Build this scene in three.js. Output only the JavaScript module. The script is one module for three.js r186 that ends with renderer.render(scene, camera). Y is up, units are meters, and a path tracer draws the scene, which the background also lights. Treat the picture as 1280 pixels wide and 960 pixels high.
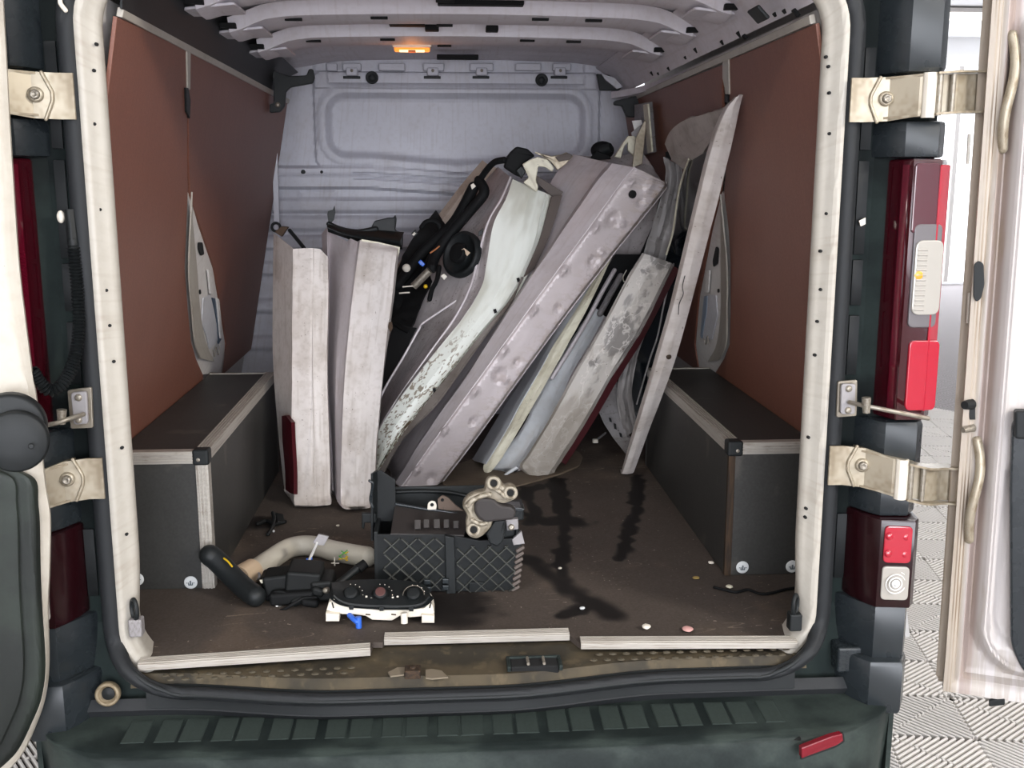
import * as THREE from 'three';
import { RoundedBoxGeometry } from 'three/addons/geometries/RoundedBoxGeometry.js';
import { mergeGeometries, mergeVertices, toCreasedNormals } from 'three/addons/utils/BufferGeometryUtils.js';
import { RectAreaLightUniformsLib } from 'three/addons/lights/RectAreaLightUniformsLib.js';

// ---------------------------------------------------------------- camera, lights, exposure
// x to the right, y up (0 = load floor of the van), z towards the photographer (0 = rear face of the wheel arch boxes)
const scene = new THREE.Scene();
scene.background = new THREE.Color(0x000000);
const FOCAL = 1320, PITCH = 0.1910, YAW = 0.0652, EYE = new THREE.Vector3(-0.063, 0.944, 2.39);
const camera = new THREE.PerspectiveCamera(2 * Math.atan(480 / FOCAL) * 180 / Math.PI, 1280 / 960, 0.05, 60);
camera.position.copy(EYE);
camera.rotation.order = 'YXZ';
camera.rotation.set(-PITCH, -YAW, 0);
camera.updateMatrixWorld(true);
const renderer = new THREE.WebGLRenderer({ antialias: true });
renderer.toneMapping = THREE.LinearToneMapping;
renderer.toneMappingExposure = 1.0;
renderer.shadowMap.enabled = true;
RectAreaLightUniformsLib.init();
const GROUND = -0.58, CEILING = 2.95;
// ceiling and wall fittings: [x, y, z, width, depth, radiance, point the panel faces, colour]
const FITTINGS = [
  [3.6, 2.57, 3.3, 0.7, 0.4, 150, [0, 0.7, 0], 0xfff8ee],     // flood lamp high up to the right behind the camera
  [-2.6, 2.88, 3.4, 1.5, 0.5, 40, null, 0xfffaf4],
  [0.9, 2.88, 5.6, 1.5, 0.5, 30, null, 0xffffff],
  [3.4, 2.88, 0.8, 1.5, 0.5, 7, null, 0xffffff],
  [3.4, 2.88, -2.6, 1.5, 0.5, 12, null, 0xffffff],
  [6.2, 2.88, -6.5, 1.5, 0.5, 8, null, 0xffffff],
  [6.6, 2.88, -10.6, 1.5, 0.6, 10, null, 0xffffff],
];
// daylight through the big glazed gate behind the photographer: [centre x, y, z, width, height, radiance]
const FAR_GATE = [5.2, 1.0, -12.96, 7.4, 3.1, 2.5];          // the same at the far end of the garage
const GATE = [0.6, 0.95, 7.98, 6.5, 2.8, 8.6];

// ---------------------------------------------------------------- helpers
const V = (x, y, z) => new THREE.Vector3(x, y, z);
let seed = 20240607;
const rnd = () => { seed = (seed + 0x6d2b79f5) | 0; let t = Math.imul(seed ^ (seed >>> 15), 1 | seed); t = (t + Math.imul(t ^ (t >>> 7), 61 | t)) ^ t; return ((t ^ (t >>> 14)) >>> 0) / 4294967296; };
const rr = (a, b) => a + (b - a) * rnd();
const clamp = THREE.MathUtils.clamp, lerp = THREE.MathUtils.lerp, sstep = (a, b, x) => { const t = clamp((x - a) / (b - a), 0, 1); return t * t * (3 - 2 * t); };
const FW = V(Math.sin(YAW) * Math.cos(PITCH), -Math.sin(PITCH), -Math.cos(YAW) * Math.cos(PITCH)), RT = V(Math.cos(YAW), 0, Math.sin(YAW)), UP = V(0, 0, 0).crossVectors(RT, FW);
// measuring: the point of the plane z = .. (or y = .., x = ..) that the photograph shows at a pixel
function at(px, py, plane) {
  const d = FW.clone().multiplyScalar(FOCAL).addScaledVector(RT, px - 640).addScaledVector(UP, 480 - py), k = Object.keys(plane)[0];
  return EYE.clone().addScaledVector(d, (plane[k] - EYE[k]) / d[k]);
}
const wallX = (y) => 0.883 - 0.19 * y;                           // the side walls lean in
function atWall(px, py, side) {                                  // the point of the leaning side wall at a pixel
  const d = FW.clone().multiplyScalar(FOCAL).addScaledVector(RT, px - 640).addScaledVector(UP, 480 - py), n = V(side, 0.19, 0);
  return EYE.clone().addScaledVector(d, (0.883 - n.dot(EYE)) / n.dot(d));
}
const names = new Map(), origin = new WeakMap(), resting = new WeakMap();   // resting: how low a thing's metal may reach (the floor it stands on)
function numbered(name) { const n = names.get(name) ?? 0; names.set(name, n + 1); return n ? name + '_' + String(n).padStart(3, '0') : name; }
function shade(o) { o.castShadow = true; o.receiveShadow = true; return o; }
function tag(o, label, category, group) { o.userData.label = label; o.userData.category = category; if (group) o.userData.group = group; return o; }
function thing(name, label, category, pos = V(0, 0, 0), group) {
  const o = new THREE.Group(); o.name = numbered(name); o.position.copy(pos); scene.add(o); origin.set(o, pos.clone());
  if (category !== 'van' && category !== 'lamp' && category !== 'box') resting.set(o, /panel|door/.test(name) && name !== 'control_panel' ? 0.009 : 0.0015);
  return tag(o, label, category, group);
}
// geometry is written in world coordinates; part() moves it to its thing's base
function part(name, geo, mat, parent, label) {
  const p = origin.get(parent) ?? V(0, 0, 0), g = p.lengthSq() ? geo.clone().translate(-p.x, -p.y, -p.z) : geo;
  const low = resting.get(parent);
  if (low !== undefined) { const q = g.attributes.position; let cut = false; for (let i = 0; i < q.count; i++) if (q.getY(i) + p.y < low) { q.setY(i, low - p.y); cut = true; } if (cut) q.needsUpdate = true; }
  const m = shade(new THREE.Mesh(g, mat)); m.name = name; parent.add(m); origin.set(m, p); if (low !== undefined) resting.set(m, low);
  if (label) m.userData.label = label;
  return m;
}
function single(name, geo, mat, label, category, group) {         // a thing that is one mesh
  geo.computeBoundingBox(); const c = geo.boundingBox.getCenter(V(0, 0, 0)); c.y = geo.boundingBox.min.y;
  const m = shade(new THREE.Mesh(geo.clone().translate(-c.x, -c.y, -c.z), mat)); m.name = numbered(name); m.position.copy(c); scene.add(m);
  origin.set(m, c.clone());
  return tag(m, label, category, group);
}
const merge = (list) => mergeGeometries(list.map((g) => { const h = g.index ? g.toNonIndexed() : g; for (const k of Object.keys(h.attributes)) if (!['position', 'normal', 'uv'].includes(k)) h.deleteAttribute(k); return h; }));
// a sheet of metal or plastic: fn(u, v) gives the points of its face, thick its thickness, away from the camera
function surf(nu, nv, fn, thick = 0.002, { crease = 0.6, uv, away } = {}) {
  const P = [], N = [], n1 = nu + 1;
  for (let j = 0; j <= nv; j++) for (let i = 0; i <= nu; i++) P.push(fn(i / nu, j / nv));
  const a = V(0, 0, 0), b = V(0, 0, 0), mean = V(0, 0, 0), c = V(0, 0, 0);
  for (let j = 0; j <= nv; j++) for (let i = 0; i <= nu; i++) {
    const g = (x, y) => P[clamp(y, 0, nv) * n1 + clamp(x, 0, nu)];
    a.subVectors(g(i + 1, j), g(i - 1, j)); b.subVectors(g(i, j + 1), g(i, j - 1));
    const n = V(0, 0, 0).crossVectors(a, b); if (n.lengthSq() < 1e-16) n.set(0, 1, 0); n.normalize(); N.push(n); mean.add(n); c.add(P[j * n1 + i]);
  }
  c.divideScalar(P.length);
  const towards = away ? c.clone().sub(away) : EYE.clone().sub(c), sign = mean.dot(towards) >= 0 ? 1 : -1;
  const pos = [], uvs = [], idx = [], lens = [0], lensV = [0];
  for (let i = 1; i <= nu; i++) lens.push(lens[i - 1] + P[i].distanceTo(P[i - 1]));
  for (let j = 1; j <= nv; j++) lensV.push(lensV[j - 1] + P[j * n1].distanceTo(P[(j - 1) * n1]));
  const U = (i, j) => uv ? uv(i / nu, j / nv) : [lens[i], lensV[j]];
  for (const back of thick > 0 ? [0, 1] : [0]) for (let j = 0; j <= nv; j++) for (let i = 0; i <= nu; i++) {
    const q = P[j * n1 + i].clone(); if (back) q.addScaledVector(N[j * n1 + i], -sign * thick);
    pos.push(q.x, q.y, q.z); uvs.push(...U(i, j));
  }
  const quad = (p, q, r, s) => sign > 0 ? idx.push(p, q, r, p, r, s) : idx.push(p, r, q, p, s, r), M = P.length;
  for (let j = 0; j < nv; j++) for (let i = 0; i < nu; i++) {
    const p = j * n1 + i; quad(p, p + 1, p + n1 + 1, p + n1); if (thick > 0) quad(M + p + 1, M + p, M + p + n1, M + p + n1 + 1);
  }
  if (thick > 0) {
    for (let i = 0; i < nu; i++) { quad(i + 1, i, M + i, M + i + 1); const p = nv * n1 + i; quad(p, p + 1, M + p + 1, M + p); }
    for (let j = 0; j < nv; j++) { const p = j * n1; quad(p, p + n1, M + p + n1, M + p); quad(p + n1 + nu, p + nu, M + p + nu, M + p + n1 + nu); }
  }
  const g = new THREE.BufferGeometry();
  g.setAttribute('position', new THREE.Float32BufferAttribute(pos, 3)); g.setAttribute('uv', new THREE.Float32BufferAttribute(uvs, 2)); g.setIndex(idx);
  return toCreasedNormals(g, crease);
}
const cat = (p0, p1, p2, p3, t) => 0.5 * (2 * p1 + (p2 - p0) * t + (2 * p0 - 5 * p1 + 4 * p2 - p3) * t * t + (3 * p1 - p0 - 3 * p2 + p3) * t * t * t);
// rows of measured points [px, py, z], rows along the length; smooth along the rows' length, folded or smooth across
function sheet(rows, { nu = 12, nv = 40, thick = 0.003, smoothU = false, bumps = [], crease = 0.55, uv, wave = 0 } = {}) {
  const pts = rows.map((r) => r.map((p) => p.isVector3 ? [...p.toArray(), 0, 0] : [...at(p[0], p[1], { z: p[2] }).toArray(), p[0], p[1]]));
  const R = rows.length - 1, C = rows[0].length - 1;
  const val = (u, v) => {
    const y = Math.min(v * R, R - 1e-6), j = Math.floor(y), t = y - j, x = Math.min(u * C, C - 1e-6), i = Math.floor(x), s = x - i;
    const row = (jj) => { const r = pts[clamp(jj, 0, R)]; return [0, 1, 2, 3, 4].map((k) => smoothU ? cat(r[Math.max(i - 1, 0)][k], r[i][k], r[i + 1][k], r[Math.min(i + 2, C)][k], s) : lerp(r[i][k], r[i + 1][k], s)); };
    const a = row(j - 1), b = row(j), c = row(j + 1), d = row(j + 2);
    return b.map((_, k) => cat(j ? a[k] : 2 * b[k] - c[k], b[k], c[k], j + 2 > R ? 2 * c[k] - b[k] : d[k], t));
  };
  return surf(nu, nv, (u, v) => {
    const p = val(u, v), q = V(p[0], p[1], p[2]);
    if (bumps.length || wave) {
      const e = 1e-3, pu = val(Math.min(u + e, 1), v), pm = val(Math.max(u - e, 0), v), qu = val(u, Math.min(v + e, 1)), qm = val(u, Math.max(v - e, 0));
      const n = V(0, 0, 0).crossVectors(V(pu[0] - pm[0], pu[1] - pm[1], pu[2] - pm[2]), V(qu[0] - qm[0], qu[1] - qm[1], qu[2] - qm[2])).normalize();
      if (n.dot(EYE.clone().sub(q)) < 0) n.negate();
      const dir = Math.atan2(qu[4] - qm[4], qu[3] - qm[3]), cs = Math.cos(dir), sn = Math.sin(dir);
      let h = wave ? wave * (fbm(u * 1.7 + 0.3, v * 2.3 + 0.1, 3, 4) - 0.5) : 0;
      for (const [bx, by, rl, rs, k] of bumps) { const dx = p[3] - bx, dy = p[4] - by, l = (dx * cs + dy * sn) / rl, w = (-dx * sn + dy * cs) / rs, r2 = l * l + w * w; if (r2 < 4) h += k * (1 - sstep(0.0, 1.25, Math.sqrt(r2))); }
      q.addScaledVector(n, h);
    }
    return q;
  }, thick, { crease, uv });
}
// a flat plate with the given outline (points in space, about in one plane), thick away from the camera (or towards `to`)
function slab(pts, thick, bevel = 0, holes = [], round = 0) {
  const n = V(0, 0, 0), c = V(0, 0, 0);
  pts.forEach((p, i) => { const q = pts[(i + 1) % pts.length]; n.x += (p.y - q.y) * (p.z + q.z); n.y += (p.z - q.z) * (p.x + q.x); n.z += (p.x - q.x) * (p.y + q.y); c.add(p); });
  n.normalize(); c.divideScalar(pts.length);
  if (n.dot(EYE.clone().sub(c)) < 0) n.negate();
  const e1 = pts[1].clone().sub(pts[0]).projectOnPlane(n).normalize(), e2 = V(0, 0, 0).crossVectors(n, e1);
  const to2 = (p) => { const d = p.clone().sub(c); return new THREE.Vector2(d.dot(e1), d.dot(e2)); };
  const shape = rounded(pts.map(to2), round);
  for (const h of holes) shape.holes.push(new THREE.Path(rounded(h.map(to2), round).getPoints(6)));
  const g = new THREE.ExtrudeGeometry(shape, { depth: Math.max(thick - 2 * bevel, 1e-4), bevelEnabled: bevel > 0, bevelSize: bevel, bevelThickness: bevel, bevelOffset: -bevel, bevelSegments: 2, curveSegments: 6 });
  g.translate(0, 0, -thick + bevel);
  g.applyMatrix4(new THREE.Matrix4().makeBasis(e1, e2, n).setPosition(c));
  return g;
}
function rounded(p, r) {
  const s = new THREE.Shape();
  if (!r) { s.setFromPoints(p); return s; }
  const n = p.length;
  for (let i = 0; i < n; i++) {
    const a = p[(i + n - 1) % n], b = p[i], c = p[(i + 1) % n], k = Math.min(r, a.distanceTo(b) / 2.2, b.distanceTo(c) / 2.2);
    const s1 = b.clone().add(a.clone().sub(b).setLength(k)), s2 = b.clone().add(c.clone().sub(b).setLength(k));
    if (i === 0) s.moveTo(s1.x, s1.y); else s.lineTo(s1.x, s1.y);
    s.quadraticCurveTo(b.x, b.y, s2.x, s2.y);
  }
  s.closePath(); return s;
}
const slabPx = (list, z, thick, bevel = 0, round = 0, holes = []) => slab(list.map((p) => at(p[0], p[1], { z: p[2] ?? z })), thick, bevel, holes.map((h) => h.map((p) => at(p[0], p[1], { z: p[2] ?? z }))), round);
function box(x0, x1, y0, y1, z0, z1, r = 0.003) {
  const w = Math.abs(x1 - x0), h = Math.abs(y1 - y0), d = Math.abs(z1 - z0), rad = Math.min(r, w / 2.1, h / 2.1, d / 2.1);
  const g = rad > 0 ? new RoundedBoxGeometry(w, h, d, 2, rad) : new THREE.BoxGeometry(w, h, d);
  return g.translate((x0 + x1) / 2, (y0 + y1) / 2, (z0 + z1) / 2);
}
function obox(c, ex, ey, ez, w, h, d, r = 0.003) {               // a box with its own axes
  const rad = Math.min(r, w / 2.1, h / 2.1, d / 2.1), g = rad > 0 ? new RoundedBoxGeometry(w, h, d, 2, rad) : new THREE.BoxGeometry(w, h, d);
  return g.applyMatrix4(new THREE.Matrix4().makeBasis(ex, ey, ez).setPosition(c));
}
function frame(dir, hint = V(0, 1, 0)) { const z = dir.clone().normalize(), x = V(0, 0, 0).crossVectors(hint, z).normalize(), y = V(0, 0, 0).crossVectors(z, x); return [x, y, z]; }
function rod(a, b, r, r2 = r, seg = 14) {
  const d = b.clone().sub(a), g = new THREE.CylinderGeometry(r2, r, d.length(), seg);
  return g.applyQuaternion(new THREE.Quaternion().setFromUnitVectors(V(0, 1, 0), d.clone().normalize())).translate((a.x + b.x) / 2, (a.y + b.y) / 2, (a.z + b.z) / 2);
}
function disc(c, n, prof, seg = 28) {                             // a lathe on axis n; prof = [[radius, height], ...]
  const g = new THREE.LatheGeometry(prof.map(([r, h]) => new THREE.Vector2(Math.max(r, 1e-5), h)), seg);
  return g.applyQuaternion(new THREE.Quaternion().setFromUnitVectors(V(0, 1, 0), n.clone().normalize())).translate(c.x, c.y, c.z);
}
function tube(pts, r, { seg = 40, rad = 10, closed = false, caps = true, tension = 0.5 } = {}) {
  const c = new THREE.CatmullRomCurve3(pts, closed, 'catmullrom', tension), g = [new THREE.TubeGeometry(c, seg, r, rad, closed)];
  if (caps && !closed) for (const p of [pts[0], pts[pts.length - 1]]) g.push(new THREE.SphereGeometry(r, rad, 6).translate(p.x, p.y, p.z));
  return merge(g);
}
const tubePx = (list, r, o) => tube(list.map((p) => at(p[0], p[1], { z: p[2] })), r, o);
// a closed outline in plan [x, z] raised from y0 to y1
function upright(plan, y0, y1, bevel = 0.004) {
  const s = new THREE.Shape(plan.map(([x, z]) => new THREE.Vector2(x, -z)));
  const g = new THREE.ExtrudeGeometry(s, { depth: y1 - y0 - 2 * bevel, bevelEnabled: bevel > 0, bevelSize: bevel, bevelThickness: bevel, bevelOffset: -bevel, bevelSegments: 2 });
  return toCreasedNormals(g.rotateX(-Math.PI / 2).translate(0, y0 + bevel, 0), 0.7);
}

// ---------------------------------------------------------------- noise and textures
const hash = (x, y, s) => { let h = Math.imul(x, 374761393) ^ Math.imul(y, 668265263) ^ Math.imul(s, 2147483647 ^ 0x5bd1e995); h = Math.imul(h ^ (h >>> 13), 1274126177); return ((h ^ (h >>> 16)) >>> 0) / 4294967296; };
function vnoise(x, y, per, s) {
  const ix = Math.floor(x), iy = Math.floor(y), fx = x - ix, fy = y - iy, m = (a) => ((a % per) + per) % per, u = fx * fx * (3 - 2 * fx), v = fy * fy * (3 - 2 * fy);
  return lerp(lerp(hash(m(ix), m(iy), s), hash(m(ix + 1), m(iy), s), u), lerp(hash(m(ix), m(iy + 1), s), hash(m(ix + 1), m(iy + 1), s), u), v);
}
function fbm(u, v, oct, base, s = 1) { let t = 0, a = 0.5, f = base, n = 0; for (let i = 0; i < oct; i++) { t += a * vnoise(u * f, v * f, f, s + i * 17); n += a; a *= 0.55; f *= 2; } return t / n; }
function stretched(u, v, bu, bv, s) { return lerp(lerp(hash(0, 0, 0), 0, 1), 1, vnoise2(u * bu, v * bv, bu, bv, s)); }
function vnoise2(x, y, pu, pv, s) {
  const ix = Math.floor(x), iy = Math.floor(y), fx = x - ix, fy = y - iy, m = (a, p) => ((a % p) + p) % p, u = fx * fx * (3 - 2 * fx), v = fy * fy * (3 - 2 * fy);
  return lerp(lerp(hash(m(ix, pu), m(iy, pv), s), hash(m(ix + 1, pu), m(iy, pv), s), u), lerp(hash(m(ix, pu), m(iy + 1, pv), s), hash(m(ix + 1, pu), m(iy + 1, pv), s), u), v);
}
function tex(w, h, fn, { srgb = true, rep = [1, 1], clampEdge = false } = {}) {
  const d = new Uint8Array(w * h * 4);
  for (let y = 0; y < h; y++) for (let x = 0; x < w; x++) { const c = fn((x + 0.5) / w, (y + 0.5) / h), i = (y * w + x) * 4; for (let k = 0; k < 3; k++) d[i + k] = clamp(Array.isArray(c) ? c[k] : c, 0, 255); d[i + 3] = 255; }
  const t = new THREE.DataTexture(d, w, h); t.wrapS = t.wrapT = clampEdge ? THREE.ClampToEdgeWrapping : THREE.RepeatWrapping; t.magFilter = THREE.LinearFilter; t.minFilter = THREE.LinearMipmapLinearFilter; t.generateMipmaps = true;
  if (srgb) t.colorSpace = THREE.SRGBColorSpace; t.repeat.set(...rep); t.needsUpdate = true; return t;
}
const mix3 = (a, b, t) => [0, 1, 2].map((k) => lerp(a[k], b[k], t));
const dull = (color, o = {}) => new THREE.MeshPhysicalMaterial({ color, roughness: 0.75, metalness: 0, specularIntensity: 0.35, ...o });
const std = (color, o = {}) => new THREE.MeshStandardMaterial({ color, roughness: 0.6, metalness: 0, ...o });

// grime: soft clouds, small specks and scuffs over a light base; amount 0..1
const grime = (tint, amount, specks, s) => tex(512, 512, (u, v) => {
  let c = [255, 255, 255]; const a = fbm(u, v, 5, 4, s), b = fbm(u, v, 4, 16, s + 40), d = vnoise(u * 128, v * 128, 128, s + 80);
  const f = fbm(u, v, 3, 40, s + 60), st = vnoise2(u * 70, v * 5, 70, 5, s + 90);
  c = mix3(c, tint, amount * (0.40 * sstep(0.40, 0.85, a * 0.75 + b * 0.25) + 0.14 * sstep(0.45, 0.8, f) + 0.20 * sstep(0.6, 0.95, st)));
  if (d > 1 - specks && b > 0.52) c = mix3(c, [96, 84, 70], 0.65);
  return c;
});
const G1 = grime([205, 196, 186], 0.8, 0.015, 3), G2 = grime([168, 158, 146], 0.95, 0.05, 11), G3 = grime([150, 143, 134], 1, 0.1, 23);
for (const t of [G1, G2, G3]) t.repeat.set(2, 2);
const roughTex = tex(256, 256, (u, v) => 110 + 120 * fbm(u, v, 5, 6, 71), { srgb: false }); roughTex.repeat.set(3, 3);
const scratched = tex(512, 512, (u, v) => {
  const a = fbm(u, v, 5, 5, 131), b = Math.abs(fbm(u + 0.2 * a, v, 4, 6, 151) - 0.5), k = sstep(0.035, 0.0, b);
  let c = mix3([214, 212, 208], [158, 156, 154], sstep(0.42, 0.62, a)); c = mix3(c, [240, 238, 234], 0.7 * k); if (vnoise(u * 90, v * 90, 90, 170) > 0.94) c = mix3(c, [110, 100, 92], 0.7); return c;
});
// dented door face: u across from the crease, v along from the top end; scuffs and rust gather at the far edge and the top end
const dentTex = tex(256, 1024, (u, v) => {
  const a = fbm(u, v * 4 % 1, 5, 5, 601), b = fbm(u, v * 8 % 1, 4, 12, 611), sw = Math.abs(vnoise2(u * 5 + 3 * a, v * 16 + 2 * b, 400, 400, 621) - 0.5), top = 1 - sstep(0.05, 0.30, v), edge = sstep(0.3, 0.95, u);
  let c = mix3([221, 216, 216], [203, 198, 198], a); c = mix3(c, [244, 241, 238], 0.5 * top * sstep(0.5, 0.7, b));
  const m = clamp(0.25 + top * 0.75 + edge * 0.35, 0, 1); c = mix3(c, [104, 92, 82], 0.85 * m * edge * sstep(0.045, 0.0, sw)); c = mix3(c, [156, 134, 108], 0.8 * m * edge * sstep(0.47, 0.60, b)); c = mix3(c, [96, 86, 78], 0.7 * top * edge * sstep(0.53, 0.62, a));
  if (vnoise2(u * 60, v * 240, 60, 240, 631) > 0.95 && edge * m > 0.35) c = mix3(c, [92, 80, 70], 0.8);
  return c;
}, { clampEdge: true });
const flakeTex = tex(256, 1024, (u, v) => {
  const a = fbm(u, v * 3 % 1, 5, 4, 641), b = Math.abs(fbm(u, v * 3 % 1, 4, 5, 651) - 0.5), k = sstep(0.03, 0, b), upper = 1 - sstep(0.46, 0.56, v + 0.12 * (a - 0.5));
  let c = mix3([196, 191, 183], [174, 168, 160], a); c = mix3(c, mix3([222, 220, 217], [160, 158, 157], sstep(0.46, 0.58, a)), upper); c = mix3(c, [246, 244, 242], (0.25 + 0.6 * upper) * k);
  if (vnoise2(u * 40, v * 160, 40, 160, 661) > 0.955) c = mix3(c, [116, 104, 94], 0.7); return c;
}, { clampEdge: true });
// u runs across the band (0..1), v along it: mud specks gather towards the right-hand edge and the bottom end
const mudBand = tex(256, 1024, (u, v) => {
  const along = sstep(0.5, 0.72, v) * (1 - 0.3 * sstep(0.93, 1, v)), sp = vnoise2(u * 22, v * 110, 22, 110, 201) * 0.6 + vnoise2(u * 60, v * 260, 60, 260, 211) * 0.4, cl = fbm(u, v * 4 % 1, 4, 5, 221);
  const edge = 0.25 + 0.75 * sstep(0.25, 0.95, u), wet = sstep(0.54, 0.62, sp * 0.7 + cl * 0.3 + 0.22 * (along * edge) - 0.10);
  let c = mix3([240, 243, 238], [206, 206, 196], sstep(0.4, 0.75, fbm(u, v, 4, 4, 231)));
  if (along > 0.02) c = mix3(c, [96, 78, 58], wet * clamp(along * (0.35 + edge), 0, 0.9));
  return c;
}, { clampEdge: true });
const plyTex = tex(512, 512, (u, v) => { const s = vnoise2(u * 220, v * 6, 220, 6, 301) * 0.4 + fbm(u, v, 4, 5, 311) * 0.6; return mix3([124, 80, 65], [112, 71, 57], s).map((x) => x + 10 * (vnoise(u * 256, v * 256, 256, 321) - 0.5)); });
const phenolic = tex(512, 512, (u, v) => { const a = fbm(u, v, 5, 4, 331), b = vnoise(u * 250, v * 250, 250, 341); let c = mix3([54, 53, 50], [42, 42, 40], a); c = c.map((x) => x + 9 * (b - 0.5)); return mix3(c, [112, 104, 96], 0.35 * sstep(0.66, 0.8, fbm(u, v, 5, 8, 351))); });
const aluTex = tex(256, 256, (u, v) => { const s = vnoise2(u * 4, v * 120, 4, 120, 361); const d = fbm(u, v, 4, 8, 371); return mix3([226, 224, 220], [168, 160, 150], 0.5 * s + 0.7 * sstep(0.5, 0.8, d)); });
const dusty = tex(512, 512, (u, v) => { const a = fbm(u, v, 5, 4, 381), b = vnoise(u * 200, v * 200, 200, 391); return mix3([50, 58, 57], [92, 100, 95], sstep(0.48, 0.75, a)).map((x) => x + 8 * (b - 0.5)); }); dusty.repeat.set(1.3, 1.3);
const soil = tex(512, 256, (u, v) => { const a = fbm(u, v, 5, 5, 401), b = fbm(u, v, 4, 24, 411); return mix3(mix3([118, 108, 92], [72, 68, 60], sstep(0.35, 0.65, a)), [150, 138, 118], 0.6 * sstep(0.6, 0.8, b)); });
const castTex = tex(256, 256, (u, v) => { const a = fbm(u, v, 5, 6, 421), b = vnoise(u * 120, v * 120, 120, 431); return mix3([178, 172, 160], [120, 112, 98], sstep(0.4, 0.7, a)).map((x) => x + 40 * (b - 0.5)); });
const hingeTex = tex(256, 256, (u, v) => { const a = fbm(u, v, 5, 4, 441), b = vnoise(u * 60, v * 60, 60, 451); return mix3([205, 199, 188], [160, 149, 132], sstep(0.40, 0.80, a * 0.8 + b * 0.2)); }); hingeTex.repeat.set(2.3, 2.3);
const pipeTex = tex(256, 256, (u, v) => mix3([206, 201, 188], [172, 165, 150], fbm(u, v, 5, 5, 461)));
// load floor: uv 0..1 over x -0.86..0.86 and z -1.86..0.36; oil runs where the photograph has them
const FLOOR_X = [-0.86, 0.86], FLOOR_Z = [-1.86, 0.36];
const runs = [[[682, 560], [690, 600], [700, 640]], [[700, 600], [706, 650], [702, 700], [700, 720]], [[650, 640], [690, 655], [722, 652]], [[655, 610], [668, 640], [660, 655]], [[797, 595], [796, 630], [786, 665], [778, 697]], [[660, 700], [715, 738], [765, 770]], [[795, 610], [797, 632], [790, 650]], [[700, 770], [728, 762], [742, 758]]].map((l) => l.map(([x, y]) => at(x, y, { y: 0 })));
const blots = [[706, 652, 0.05], [720, 654, 0.045], [668, 610, 0.035], [700, 690, 0.03], [702, 615, 0.035], [740, 510, 0.05], [325, 655, 0.07], [430, 730, 0.13], [560, 760, 0.12], [728, 762, 0.03], [776, 698, 0.02], [796, 628, 0.018]].map(([x, y, r]) => [at(x, y, { y: 0 }), r]);
function oil(x, z) {
  let m = 0; const w = 0.012 * (vnoise(x * 30 + 40, z * 30 + 90, 400, 7) - 0.5) * 2;
  runs.forEach((l, k) => { for (let i = 0; i + 1 < l.length; i++) { const a = l[i], b = l[i + 1], t = clamp(((x - a.x) * (b.x - a.x) + (z - a.z) * (b.z - a.z)) / ((b.x - a.x) ** 2 + (b.z - a.z) ** 2), 0, 1), d = Math.hypot(x - lerp(a.x, b.x, t), z - lerp(a.z, b.z, t)) + w; m = Math.max(m, 1 - sstep(0.010, k === 5 ? 0.045 : 0.026, d)); } });
  for (const [p, r] of blots) m = Math.max(m, (1 - sstep(r * 0.5, r * 1.2, Math.hypot(x - p.x, z - p.z) + w * 2)) * 0.9);
  return m;
}
const floorFn = (u, v) => { const x = lerp(...FLOOR_X, u), z = lerp(...FLOOR_Z, v); return [x, z, oil(x, z)]; };
const floorTex = tex(1024, 1280, (u, v) => {
  const [x, z, o] = floorFn(u, v), a = fbm(u, v, 6, 4, 501), b = vnoise(u * 512, v * 640, 640, 511), d = fbm(u, v, 4, 10, 521);
  let c = mix3([88, 79, 72], [68, 62, 58], a); c = mix3(c, [104, 90, 78], 0.5 * sstep(0.55, 0.8, d)); c = c.map((k) => k + 10 * (b - 0.5));
  const sp = vnoise(u * 300, v * 380, 380, 531); if (sp > 0.965 && d > 0.40) c = mix3(c, [188, 176, 160], 0.7); c = mix3(c, [104, 92, 80], 0.45 * sstep(0.62, 0.78, fbm(u, v, 5, 7, 561)));
  const sc = Math.abs(vnoise2(u * 9 + v * 30, v * 60, 400, 400, 541) - 0.5); if (sc < 0.006 && d > 0.55) c = mix3(c, [150, 136, 118], 0.5);
  return mix3(c, [20, 18, 18], 0.85 * o);
}, { clampEdge: true });
const floorRough = tex(512, 640, (u, v) => { const [, , o] = floorFn(u, v); return lerp(165 + 50 * fbm(u, v, 4, 8, 551), 160, o); }, { srgb: false, clampEdge: true });

// inner face of the rear door: u across from the hinge edge, v down; grimy hinge flange with its seam lines, rust-stained recess, clean panel
const doorTex = tex(1024, 512, (u, v) => {
  const s = u * 0.78, a = fbm(u * 4 % 1, v, 5, 5, 701), b = fbm(u * 8 % 1, v, 4, 14, 711); let c = [236, 232, 230];
  c = mix3(c, [206, 194, 174], 0.8 * (1 - sstep(0.020, 0.03, s))); c = mix3(c, [176, 156, 146], 0.75 * sstep(0.026, 0.032, s) * (1 - sstep(0.046, 0.056, s)));
  for (const l of [0.007, 0.0125, 0.0185]) c = mix3(c, [120, 100, 76], 0.65 * (1 - sstep(0.0006, 0.0016, Math.abs(s - l))) * sstep(0.35, 0.6, a));
  c = mix3(c, [170, 152, 128], 0.55 * sstep(0.55, 0.75, a * 0.6 + b * 0.4) * (1 - sstep(0.04, 0.10, s))); c = mix3(c, [200, 190, 176], 0.6 * sstep(0.86, 1, v) * sstep(0.4, 0.6, b));
  return c;
}, { clampEdge: true });
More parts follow.
